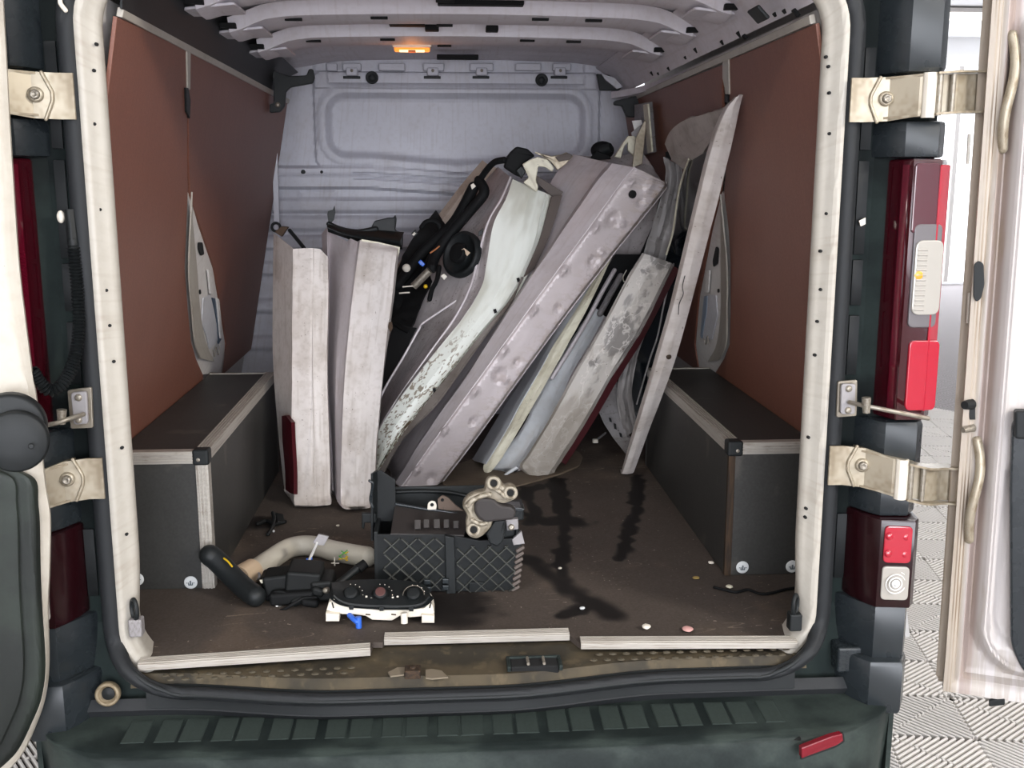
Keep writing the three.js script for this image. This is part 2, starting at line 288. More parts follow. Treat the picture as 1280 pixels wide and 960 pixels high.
const M = {
  paint: std(0xd6d3d0, { map: G1, roughness: 0.42 }),
  paintShade: std(0xc2c3c8, { map: G1, roughness: 0.5 }),
  frame: std(0xaca79d, { map: G1, roughness: 0.45 }),
  roof: std(0xdad6dc, { map: G1, roughness: 0.6 }),
  bulk: std(0xbcbdc6, { map: G1, roughness: 0.5 }),
  dirtyWhite: std(0xd2cbc6, { map: G2, roughness: 0.5 }),
  creamWhite: std(0xdad5bf, { map: G2, roughness: 0.5 }),
  silver: std(0xcfc8ca, { map: G1, roughness: 0.42, metalness: 0.15 }),
  silverDirty: std(0xbdb5b5, { map: G2, roughness: 0.45, metalness: 0.1 }),
  grayMetal: std(0x8f8c8d, { map: G3, roughness: 0.55, metalness: 0.1 }),
  innerGray: std(0xbdb6b6, { map: G3, roughness: 0.5, metalness: 0.1 }),
  scratched: std(0xd2cec8, { map: scratched, roughness: 0.5 }),
  scratchedDark: std(0x9c999a, { map: scratched, roughness: 0.5 }),
  dented: std(0xdcd6d6, { map: dentTex, roughness: 0.4, metalness: 0.1 }),
  flaking: std(0xcfcbc6, { map: flakeTex, roughness: 0.5 }),
  mud: std(0xf0f0ec, { map: mudBand, roughness: 0.4 }),
  blueWhite: std(0xd2d5d8, { map: G1, roughness: 0.3 }),
  ply: std(0xffffff, { map: plyTex, roughness: 0.5 }),
  phenolic: std(0xffffff, { map: phenolic, roughness: 0.55 }),
  alu: std(0xd8d5d0, { map: aluTex, roughness: 0.42, metalness: 0.35 }),
  steel: std(0xb8b6b2, { map: hingeTex, roughness: 0.4, metalness: 0.5 }),
  chrome: std(0xe6e6e4, { roughness: 0.3, metalness: 0.4 }),
  hinge: std(0xc9c3b6, { map: hingeTex, roughness: 0.38, metalness: 0.35 }),
  black: dull(0x1b1e1f, { roughness: 0.5, specularIntensity: 0.55 }),
  blackMatt: dull(0x101112, { roughness: 0.7, specularIntensity: 0.4 }),
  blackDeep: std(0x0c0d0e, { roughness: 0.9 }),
  plastic: dull(0x131617, { roughness: 0.5, specularIntensity: 0.5 }),
  trim: std(0x24292c, { roughness: 0.42, roughnessMap: roughTex }),
  bumper: dull(0x979f9f, { map: dusty, roughness: 0.6, specularIntensity: 0.4 }),
  rubber: dull(0x232527, { roughness: 0.6, specularIntensity: 0.5 }),
  brownRubber: std(0x5a514c, { roughness: 0.7 }),
  soil: std(0xa49e8c, { map: soil, roughness: 0.75 }),
  pillar: dull(0x5a686a, { map: dusty }),
  floor: dull(0xffffff, { map: floorTex, roughnessMap: floorRough, roughness: 1, specularIntensity: 0.3 }),
  cast: std(0xe2ded6, { map: castTex, roughness: 0.5, metalness: 0.1 }),
  pipe: std(0xffffff, { map: pipeTex, roughness: 0.6 }),
  tan: std(0xb9a287, { roughness: 0.6 }),
  cream: std(0xd9d2c4, { roughness: 0.5 }),
  blue: std(0x2f63c8, { roughness: 0.4 }),
  yellow: std(0xc9a514, { roughness: 0.5 }),
  green: std(0x3f8a2f, { roughness: 0.5 }),
  red: std(0x6e1420, { roughness: 0.25 }),
  orange: std(0xa86a42, { roughness: 0.6 }),
  board: std(0x6e6050, { map: G2, roughness: 0.7 }),
  rust: std(0x8a7058, { map: soil, roughness: 0.8 }),
  sticker: std(0xd5d8d8, { roughness: 0.5 }),
  lensRed: new THREE.MeshPhysicalMaterial({ color: 0x350811, roughness: 0.12, clearcoat: 1, clearcoatRoughness: 0.05 }),
  lensMid: new THREE.MeshPhysicalMaterial({ color: 0x520a1c, roughness: 0.15, clearcoat: 1, clearcoatRoughness: 0.05 }),
  lensBright: new THREE.MeshPhysicalMaterial({ color: 0xa40c27, roughness: 0.25, clearcoat: 1, clearcoatRoughness: 0.06 }),
  lensSmoke: new THREE.MeshPhysicalMaterial({ color: 0x4a1f28, roughness: 0.15, clearcoat: 1, clearcoatRoughness: 0.05 }),
  lensClear: new THREE.MeshPhysicalMaterial({ color: 0xa8a49c, roughness: 0.2, clearcoat: 1, clearcoatRoughness: 0.05, metalness: 0.15 }),
  glass: std(0x14181c, { roughness: 0.12 }),
  whiteTile: std(0xd6d2cd, { roughness: 0.5 }),
  underTile: std(0x2e2826, { roughness: 0.9 }),
  wall: std(0xf2f2f2, { roughness: 0.9 }),
  glow: std(0xffffff, { emissive: 0xfff6ea, emissiveIntensity: 2 }),
  amberGlow: std(0x402008, { emissive: 0xff8a2a, emissiveIntensity: 1.6, roughness: 0.4 }),
  whiteGlow: std(0x604830, { emissive: 0xffd9a0, emissiveIntensity: 2.2, roughness: 0.4 }),
};

// ---------------------------------------------------------------- the garage: floor, walls, ceiling, lamps
function struct(name, geo, mat) { const m = shade(new THREE.Mesh(geo, mat)); m.name = name; m.userData.kind = 'structure'; scene.add(m); origin.set(m, V(0, 0, 0)); return m; }
const ribbed = tex(256, 256, (u, v) => { const a = u - 0.5, b = v - 0.5, q = Math.abs(a) > Math.abs(b), k = ((q ? v : u) * 22) % 1; return k < 0.55 ? [206, 202, 198] : [96, 88, 84]; });
const floorGeo = box(-7, 9, GROUND - 0.2, GROUND - 0.019, -13, 8, 0);
{ const p = floorGeo.attributes.position, uv = floorGeo.attributes.uv, A = [0.985, 0.172], B = [-0.172, 0.985], k = 0.243 * Math.SQRT2, r = Math.SQRT1_2; for (let i = 0; i < p.count; i++) { const x = p.getX(i) - 1.40, z = p.getZ(i) + 0.214, u = x * A[0] + z * A[1], w = x * B[0] + z * B[1]; uv.setXY(i, (u + w) * r / k + 0.5, (u - w) * r / k + 0.5); } }
const garageFloor = struct('floor', floorGeo, std(0xc8c4c8, { map: ribbed, roughness: 0.7 }));
struct('ceiling', box(-7, 9, CEILING, CEILING + 0.2, -13, 8, 0), M.wall);
struct('wall_left', box(-7.2, -7, GROUND - 0.2, CEILING + 0.2, -13, 8, 0), M.wall);
struct('wall_right', box(9, 9.2, GROUND - 0.2, CEILING + 0.2, -13, 8, 0), M.wall);
struct('wall_back', box(-7.2, 9.2, GROUND - 0.2, CEILING + 0.2, -13.2, -13, 0), M.wall);
struct('wall_front', box(-7.2, 9.2, GROUND - 0.2, CEILING + 0.2, 8, 8.2, 0), M.wall);
// ribbed click tiles: a square tile stands on its corner; the ribs of each of its four quarters run towards its rim
{
  const C0 = V(1.40, GROUND, -0.214), HALF = 0.243, e1 = V(0.985, 0, 0.172), e2 = V(-0.172, 0, 0.985), SIDE = HALF * Math.SQRT2;
  const s1 = e1.clone().add(e2).normalize(), s2 = e1.clone().sub(e2).normalize();      // along the tile's sides
  const N = 11, pitch = SIDE / 2 / N, ribs = [];
  for (const [along, across] of [[s1, s2], [s2, s1]]) for (const sgn of [1, -1]) for (let k = -N + 0.5; k < N; k++) {
    const w = Math.abs(k) * pitch, a = w + 0.0035, b = SIDE / 2 - 0.003; if (b - a < 0.004) continue;   // from the quarter's edge out to the rim
    const mid = along.clone().multiplyScalar(sgn * (a + b) / 2).addScaledVector(across, k * pitch), hw = 0.0038, L = (b - a) / 2;
    const pr = [[-hw, -0.018], [-hw, -0.002], [-hw * 0.6, 0], [hw * 0.6, 0], [hw, -0.002], [hw, -0.018]], pos = [], idx = [];
    for (const e of [-1, 1]) for (const [x, y] of pr) { const p = mid.clone().addScaledVector(along, sgn * e * L).addScaledVector(across, x); pos.push(p.x, y, p.z); }
    const cw = V(0, 0, 0).crossVectors(along.clone().multiplyScalar(sgn), across).y;
    for (let i = 0; i < 5; i++) cw > 0 ? idx.push(i, i + 6, i + 1, i + 1, i + 6, i + 7) : idx.push(i, i + 1, i + 6, i + 1, i + 7, i + 6);
    cw > 0 ? idx.push(0, 1, 2, 0, 2, 3, 0, 3, 4, 0, 4, 5, 6, 8, 7, 6, 9, 8, 6, 10, 9, 6, 11, 10) : idx.push(0, 2, 1, 0, 3, 2, 0, 4, 3, 0, 5, 4, 6, 7, 8, 6, 8, 9, 6, 9, 10, 6, 10, 11);
    const g = new THREE.BufferGeometry(); g.setAttribute('position', new THREE.Float32BufferAttribute(pos, 3)); g.setIndex(idx); const h = g.toNonIndexed(); h.computeVertexNormals(); ribs.push(h);
  }
  // the pegs and loops along two of the rims
  for (let k = -8; k <= 8; k++) for (const [al, ac] of [[s1, s2], [s2, s1]]) { const g = new THREE.CylinderGeometry(0.0045, 0.0045, 0.012, 8).toNonIndexed(); const p = al.clone().multiplyScalar(SIDE / 2).addScaledVector(ac, k * SIDE / 17.5); g.translate(p.x, -0.0055, p.z); g.deleteAttribute('uv'); ribs.push(g); }
  const tileGeo = mergeGeometries(ribs), baseGeo = new THREE.BoxGeometry(SIDE, 0.002, SIDE).rotateY(-Math.atan2(s1.z, s1.x)).translate(0, -0.0165, 0); let tiles = 0;
  const vis = (p) => { const d = p.clone().sub(EYE), w = d.dot(FW); return [640 + FOCAL * d.dot(RT) / w, 480 - FOCAL * d.dot(UP) / w, w]; };
  for (let i = -40; i <= 40; i++) for (let j = -40; j <= 40; j++) {
    const c = C0.clone().addScaledVector(s1, i * SIDE).addScaledVector(s2, j * SIDE), [px, py, w] = vis(c);
    if (w < 0.4) continue; const m = 0.4 * FOCAL / w;
    const right = px > 1090 - m && px < 1290 + m && py > 430 && py < 960 + m && c.z > -4.4, near = Math.abs(c.x) > 0.6 && Math.abs(c.x) < 2.6 && c.z > -1.6 && c.z < 1.7;
    if (!right && !near) continue;
    const t = shade(new THREE.Mesh(tileGeo, M.whiteTile)); t.name = 'tile'; t.position.copy(c); garageFloor.add(t); origin.set(t, V(0, 0, 0)); tiles++;
    const u = shade(new THREE.Mesh(baseGeo, M.underTile)); u.name = 'tile_base'; t.add(u);
  }
}
FITTINGS.forEach(([x, y, z, w, d, power, aim, color], i) => {
  const n = aim ? V(...aim).sub(V(x, y, z)).normalize() : V(0, -1, 0), [ex, ey, ez] = frame(n, aim ? V(0, 1, 0) : V(0, 0, 1));
  const o = thing('ceiling_lamp', '', 'lamp', V(x, y, z));
  o.userData.label = ['square floodlight on a bracket high on the garage wall', 'long ceiling lamp above the left rear of the van', 'long ceiling lamp above the photographer', 'long ceiling lamp right of the van tail', 'long ceiling lamp right of the van front', 'long ceiling lamp far along the bright garage', 'long ceiling lamp nearest to the back wall'][i];
  part('housing', obox(V(x, y, z).addScaledVector(n, -0.03), ex, ey, ez, w + 0.04, d + 0.04, 0.05), M.paint, o);
  part('diffuser', obox(V(x, y, z).addScaledVector(n, -0.002), ex, ey, ez, w, d, 0.006, 0), M.glow, o);
  if (aim) part('bracket', rod(V(x, y, z).addScaledVector(n, -0.05), V(x + 0.1, CEILING, z + 0.1), 0.02), M.steel, o);
  else for (const s of [-1, 1]) part('hanger', rod(V(x + s * w * 0.4, y + 0.02, z), V(x + s * w * 0.4, CEILING, z), 0.008), M.steel, o);
  const L = new THREE.RectAreaLight(color, power, w, d); L.position.copy(V(x, y, z)).addScaledVector(n, 0.01); L.lookAt(V(x, y, z).addScaledVector(n, 2)); L.name = 'lamp_light'; scene.add(L);
});

{
  for (const [name, [x, y, z, w, h, power], s] of [['window_1', GATE, -1], ['window_2', FAR_GATE, 1]]) {
  const g = struct(name, box(x - w / 2, x + w / 2, y - h / 2, y + h / 2, z - 0.01, z, 0), std(0xffffff, { emissive: 0xf4f8ff, emissiveIntensity: 1.5 }));
  for (let i = 0; i <= 5; i++) part('glazing_bar', box(x - w / 2 + i * w / 5 - 0.03, x - w / 2 + i * w / 5 + 0.03, y - h / 2, y + h / 2, z + s * 0.05, z + s * 0.01, 0.004), M.paint, g);
  const L = new THREE.RectAreaLight(0xf2f6ff, power, w, h); L.position.set(x, y, z + s * 0.06); L.lookAt(x, y, z + s * 3); L.name = 'daylight'; scene.add(L);
  }
}

// ---------------------------------------------------------------- the van
const van = thing('cargo_van', 'white cargo van seen from behind, rear doors open, load bay full of scrap', 'van', V(0, GROUND, 0));

// load floor, with the three aluminium strips along its rear edge
{
  const edge = [[172, 832], [463, 813], [466, 803], [478, 803], [481, 800], [712, 794], [726, 805], [998, 804]].map(([x, y]) => at(x, y, { y: 0 }));
  const out = [V(-0.85, 0, -1.84), V(0.85, 0, -1.84), V(0.85, 0, 0.30), V(0.69, 0, 0.335), ...edge.reverse(), V(-0.70, 0, 0.33), V(-0.85, 0, 0.30)];
  const g = slab(out, 0.012, 0), uv = g.attributes.uv, p = g.attributes.position;
  for (let i = 0; i < p.count; i++) uv.setXY(i, (p.getX(i) - FLOOR_X[0]) / (FLOOR_X[1] - FLOOR_X[0]), (p.getZ(i) - FLOOR_Z[0]) / (FLOOR_Z[1] - FLOOR_Z[0]));
  const fl = part('cargo_floor', g, M.floor, van, 'dark brown plywood load floor with oil stains');
  for (const [x0, y0, x1, y1] of [[172, 831, 463, 812], [480, 799, 712, 793], [726, 804, 997, 803]]) {
    const a = at(x0, y0, { y: 0.004 }), b = at(x1, y1, { y: 0.004 }), d = b.clone().sub(a), [ex, ey] = [d.clone().normalize(), V(0, 1, 0)], ez = V(0, 0, 0).crossVectors(ex, ey), L = d.length(), m = a.clone().add(b).multiplyScalar(0.5);
    const gs = [obox(m.clone().addScaledVector(ez, -0.015).addScaledVector(ey, -0.001), ex, ey, ez, L, 0.005, 0.032, 0.001), obox(m.clone().addScaledVector(ez, 0.002).addScaledVector(ey, -0.0055), ex, ey, ez, L, 0.013, 0.004, 0.001)];
    for (let k = 0; k < 4; k++) gs.push(obox(m.clone().addScaledVector(ez, -0.003 - k * 0.0075).addScaledVector(ey, 0.0022), ex, ey, ez, L, 0.0022, 0.003, 0.0005));
    part('sill_strip', merge(gs), M.alu, fl, 'aluminium edge strip along the rear of the load floor');
  }
}
// the sill behind the strips: tread plate with raised pips, the latch recess, the bent rear lip
const bulge = (x) => 0.05 * (1 - sstep(0.15, 0.52, Math.abs(x + 0.12)));
{
  const sill = part('sill_plate', surf(60, 10, (u, v) => { const x = lerp(-0.69, 0.675, u); const zf = lerp(0.27, 0.408 + bulge(x), v); return V(x, -0.015 - 0.022 * sstep(0.95, 1, v) - 0.006 * sstep(0.45, 0.55, v) + 0.004 * (fbm(u, v, 3, 6, 3) - 0.5), zf); }, 0.004, { uv: (u, v) => [u * 3, v * 0.4] }), M.soil, van, 'dirty metal sill with raised pips');
  const pips = [];
  for (let k = 0; k < 46; k++) for (const r of [0, 1]) { const x = -0.62 + k * 0.028 + r * 0.014; if (Math.abs(x + 0.01) < 0.24 || x > 0.66) continue; const z = 0.380 + r * 0.018 + (x > 0 ? 0.0 : 0.014 - 0.02 * x); pips.push(new THREE.SphereGeometry(0.0075, 8, 5, 0, 6.3, 0, 1.5).scale(1.1, 0.5, 0.7).translate(x, -0.0145 - 0.006 * sstep(0.38, 0.41, z), z)); }
  const pp = part('pip', merge(pips), std(0xb6b2a2, { map: soil, roughness: 0.7 }), sill); pp.userData.kind = 'stuff';
  const lr = at(667, 829, { y: -0.014 });
  part('latch_recess', box(lr.x - 0.048, lr.x + 0.05, -0.03, -0.011, lr.z - 0.018, lr.z + 0.02, 0.004), M.blackDeep, sill);
  part('latch_rim', merge([box(lr.x - 0.055, lr.x + 0.057, -0.02, -0.008, lr.z - 0.026, lr.z - 0.018), box(lr.x - 0.055, lr.x - 0.047, -0.02, -0.008, lr.z - 0.024, lr.z + 0.026), box(lr.x + 0.049, lr.x + 0.057, -0.02, -0.008, lr.z - 0.024, lr.z + 0.026)]), M.bumper, sill);
  part('striker', merge([rod(V(lr.x - 0.012, -0.008, lr.z - 0.014), V(lr.x - 0.012, -0.008, lr.z + 0.016), 0.003), rod(V(lr.x + 0.02, -0.008, lr.z - 0.014), V(lr.x + 0.02, -0.008, lr.z + 0.016), 0.003)]), M.steel, sill);
  const bx = at(516, 842, { y: -0.02 });
  part('buffer_block', merge([box(bx.x - 0.016, bx.x + 0.016, -0.03, -0.008, bx.z - 0.016, bx.z + 0.014), disc(V(bx.x, -0.008, bx.z), V(0, 1, 0), [[0.006, 0.0], [0.006, 0.003], [0, 0.003]], 16)]), M.rust, sill, 'rusty buffer block');
  part('patch', slab([[485, 840], [497, 834], [506, 834], [505, 843], [488, 845]].map(([x, y]) => at(x, y, { y: -0.017 })), 0.003), std(0xffffff, { map: soil, roughness: 0.8 }), sill, 'pale torn remnant of sealant');
  part('patch', slab([[532, 837], [540, 836], [552, 838], [560, 846], [540, 848], [532, 847]].map(([x, y]) => at(x, y, { y: -0.017 })), 0.003), std(0xffffff, { map: soil, roughness: 0.8 }), sill);
  part('sill_lip', surf(60, 6, (u, v) => { const x = lerp(-0.66, 0.65, u); return V(x, lerp(-0.037, -0.085, v), 0.408 + bulge(x) + lerp(0, 0.006, v)); }, 0.004), M.black, van);
}
// opening of the load bay: rounded rectangle, from bottom left over the top to bottom right, then closed along the sill
function opening(inset, t) {                                        // t 0..1 round the loop, starting in the middle of the sill, clockwise seen from behind
  const cx = -0.007, w = 0.70 - inset, top = 1.345 - inset, bot = -0.055 + inset, R1 = 0.13 - inset, R2 = 0.125 - inset, seg = [];
  const H = top - bot;
  const L = [w - R2, R2 * Math.PI / 2, H - R1 - R2, R1 * Math.PI / 2, 2 * (w - R1), R1 * Math.PI / 2, H - R1 - R2, R2 * Math.PI / 2, w - R2], tot = L.reduce((a, b) => a + b);
  let s = t * tot, k = 0; while (k < 8 && s > L[k]) s -= L[k++];
  const q = L[k] ? s / L[k] : 0, arc = (x, y, r, a0, a1) => { const a = lerp(a0, a1, q); return [x + r * Math.cos(a), y + r * Math.sin(a)]; };
  const P = Math.PI, p = k === 0 ? [-s, bot] : k === 1 ? arc(-w + R2, bot + R2, R2, -P / 2, -P) : k === 2 ? [-w, bot + R2 + s] : k === 3 ? arc(-w + R1, top - R1, R1, P, P / 2)
    : k === 4 ? [-w + R1 + s, top] : k === 5 ? arc(w - R1, top - R1, R1, P / 2, 0) : k === 6 ? [w, top - R1 - s] : k === 7 ? arc(w - R2, bot + R2, R2, 0, -P / 2) : [w - R2 - s, bot];
  return [p[0] + cx, p[1]];
}
{
  const t0 = 0.118, t1 = 0.882, prof = [[-0.004, 0.386], [0.004, 0.389], [0.010, 0.385], [0.016, 0.376], [0.026, 0.370], [0.032, 0.366], [0.036, 0.357], [0.034, 0.343], [0.010, 0.29]];
  const jamb = part('door_frame', surf(220, 8, (u, v) => { const y = Math.min(v * 8, 7.999), i = Math.floor(y), f = y - i, g = 0.25 + 0.75 * sstep(0, 0.07, Math.min(u, 1 - u)), raw = lerp(prof[i][0], prof[i + 1][0], f), ins = raw > 0.012 ? 0.012 + (raw - 0.012) * g : raw, z = lerp(prof[i][1], prof[i + 1][1], f), [x, yy] = opening(ins, lerp(t0, t1, u)); return V(x, yy, z); }, 0.002, { away: V(0, 0.6, -0.6), crease: 1.2 }), M.frame, van, 'white painted frame of the rear opening');
  for (const [px, py] of [[120, 55], [117, 88], [118, 155], [125, 262], [133, 363], [137, 407], [142, 452], [152, 560], [158, 668], [1033, 71], [1036, 83], [1037, 116], [1037, 167], [1033, 267], [1026, 314], [1026, 362], [1022, 402], [1019, 444], [1011, 547], [1008, 636], [1007, 647], [1010, 764]])
    part('frame_hole', disc(at(px, py, { z: 0.3755 }), V(0, 0, 1), [[0.0032, -0.006], [0.0032, 0], [0.0026, 0.0016], [0, 0.0016]], 10).scale(1, 1, 1), M.blackDeep, jamb);
  const pts = []; for (let k = 0; k < 150; k++) { const [x, y] = opening(-0.019, k / 150); const low = sstep(0.05, -0.05, y); pts.push(V(x, y + 0.026 * low, 0.372 + low * (0.052 + bulge(x)))); }
  const c = new THREE.CatmullRomCurve3(pts, true), sealGeo = surf(14, 320, (u, v) => { const p = c.getPointAt(v % 1), t = c.getTangentAt(v % 1), n = V(0, 0, 0).crossVectors(t, V(0, 0, 1)).normalize(), b = V(0, 0, 0).crossVectors(t, n), r = lerp(0.0195, 0.0125, sstep(0.06, -0.05, p.y)), a = u * Math.PI * 2; return p.addScaledVector(n, r * Math.cos(a)).addScaledVector(b, r * Math.sin(a)); }, 0, { crease: 1.3 });
  part('door_seal', sealGeo, dull(0x232527, { roughness: 0.6, specularIntensity: 0.5, side: THREE.DoubleSide }), van, 'dark rubber door seal');
  const pts2 = pts.map((p) => { const d = V(p.x + 0.007, p.y - 0.62, 0); return p.clone().add(V(Math.sign(d.x) * (Math.abs(p.x) > 0.6 ? -0.014 : 0), 0, 0.008)); });
  part('seal_lip', new THREE.TubeGeometry(new THREE.CatmullRomCurve3(pts2, true), 300, 0.006, 6, true), M.black, van);
}
// ply lining of the side walls (fixed sheets), cut out round the middle pillar
const onWall = (list, side, inn = 0) => list.map(([a, b, c]) => { const p = c === undefined ? atWall(a, b, side) : V(side * wallX(a), a, b); p.x -= side * inn; return p; });
for (const side of [-1, 1]) {
  const Lft = side < 0;
  const pil = Lft ? [[235, 236], [231, 335], [235, 388], [239, 428], [245, 448], [254, 469]] : [[905, 240], [911, 290], [913, 330], [913, 390], [912, 430], [905, 448], [894, 466]];
  const top = Lft ? [[233, 60], [233, 100], [234, 150], [234, 200]] : [[909, 76], [911, 120], [909, 180], [907, 215]];
  const yz = (y, z) => [y, z, 0];
  const rear = [yz(0.28, 0.335), yz(1.235, 0.335), ...top, ...pil, yz(0.28, -0.93)];
  const pr = Lft ? [[249, 278], [268, 335], [277, 390], [283, 428], [281, 466]] : [[900, 240], [889, 285], [873, 370], [868, 430], [873, 464]];
  const front = [...(Lft ? [[236, 62], [236, 100], [236, 150], [236, 200], [238, 245]] : [[905, 80], [902, 110], [903, 150], [904, 200]]), ...pr, yz(0.28, -1.25), yz(0.28, -1.83), yz(1.235, -1.83)];
  for (const [i, out] of [rear, front].entries()) {
    const g = slab(onWall(out, side), 0.008, 0.0015), uv = g.attributes.uv, p = g.attributes.position; for (let k = 0; k < p.count; k++) uv.setXY(k, p.getZ(k) * 1.5, p.getY(k) * 1.5);
    part('ply_lining', g, M.ply, van, (Lft ? 'left' : 'right') + (i ? ' front' : ' rear') + ' reddish brown ply wall lining');
  }
  // body side behind the lining
  part('side_panel', slab([V(side * (wallX(-0.02) + 0.03), -0.02, 0.33), V(side * (wallX(1.27) + 0.03), 1.27, 0.33), V(side * (wallX(1.27) + 0.03), 1.27, -1.9), V(side * (wallX(-0.02) + 0.03), -0.02, -1.9)], 0.01), M.paint, van);
  // the bare middle pillar in the cut-out
  const all = [...pil, ...pr.slice().reverse()];
  if (Lft) all.push([241, 246]);
  const po = part('body_pillar', slab(onWall(all, side, -0.004), 0.02, 0.004), M.paint, van, 'bare painted body pillar between the ply linings');
  const edge = Lft ? [[[235, 240], [239, 262]], [[231, 335], [246, 335]], [[235, 388], [250, 388]], [[239, 428], [257, 428]], [[246, 448], [268, 452]]] : [[[905, 243], [901, 262]], [[913, 330], [901, 330]], [[913, 390], [901, 390]], [[912, 430], [896, 430]], [[903, 450], [885, 452]]];
  part('pillar_return', sheet(edge.map(([a, b]) => { const p = atWall(...a, side), q = atWall(...b, side); p.x -= side * 0.012; q.x -= side * 0.001; return [p, q]; }), { nu: 4, nv: 20, thick: 0.004 }), M.frame, po);
  const f = (list, inn, th) => slab(onWall(list, side, inn), th, 0.0015, [], 0.01);
  if (Lft) {
    part('pillar_hole', f([[248, 303], [253, 303], [255, 318], [251, 320], [248, 312]], 0.0015, 0.004), M.blackDeep, po);
    part('handle_recess', f([[254, 372], [263, 369], [268, 390], [273, 420], [271, 428], [262, 437], [259, 422], [252, 404]], 0.001, 0.004), M.paintShade, po);
    part('recess_slot', f([[264, 372], [268, 373], [273, 400], [276, 424], [272, 431], [270, 400]], 0.003, 0.004), std(0x3a4a5c, { roughness: 0.4 }), po);
    part('pressed_rib', f([[258, 337], [261, 338], [265, 368], [261, 368]], 0.006, 0.006), M.paint, po);
    part('pressed_rib', f([[268, 372], [271, 374], [276, 420], [273, 424]], 0.008, 0.006), M.paint, po);
    part('pillar_hole', f([[249, 362], [251, 362], [251, 368], [249, 368]], 0.0015, 0.003), M.blackDeep, po);
    part('spring_clip', tube([[262, 438], [264, 446], [266, 434], [269, 444], [271, 432]].map((q) => onWall([q], side, 0.01)[0]), 0.0014, { seg: 30, rad: 6 }), M.steel, po);
  } else {
    part('pillar_hole', f([[895, 308], [898, 310], [897, 330], [892, 334], [891, 326]], 0.0015, 0.004), M.blackDeep, po);
    part('handle_recess', f([[883, 368], [895, 369], [897, 395], [890, 425], [882, 424], [877, 415]], 0.001, 0.004), M.paintShade, po);
    part('recess_slot', f([[881, 370], [885, 370], [884, 390], [878, 424], [876, 420]], 0.003, 0.004), std(0x8a98aa, { roughness: 0.3 }), po);
    part('pressed_rib', f([[885, 338], [889, 338], [887, 366], [883, 366]], 0.006, 0.006), M.paint, po);
    part('pillar_hole', f([[897, 361], [899, 361], [899, 366], [897, 366]], 0.0015, 0.003), M.blackDeep, po);
    part('spring_clip', tube([[884, 424], [886, 431], [888, 420], [890, 430]].map((q) => onWall([q], side, 0.01)[0]), 0.0014, { seg: 30, rad: 6 }), M.steel, po);
  }
  // white strip along the top of the lining and the upright joint
  part('wall_rail', slab([V(side * 0.643, 1.236, 0.32), V(side * 0.640, 1.252, 0.32), V(side * 0.641, 1.247, -1.84), V(side * 0.646, 1.230, -1.84)], 0.012, 0.002), M.frame, van, 'white strip along the top of the ply lining');
  const jp = Lft ? [[232.0, 60], [236.5, 62], [236, 112], [233, 112]] : [[905, 76], [912, 72], [913, 118], [909, 118], [905, 98]];
  part('joint_post', slab(onWall(jp, side, 0.004), 0.012, 0.001), M.frame, van, 'white post between the two ply sheets');
  part('joint_clip', slab(onWall(Lft ? [[230, 110], [233, 110], [236, 125], [235, 148], [231, 140]] : [[908, 118], [912, 119], [912, 128], [908, 128]], side, 0.005), 0.008, 0.001), M.black, van);
}
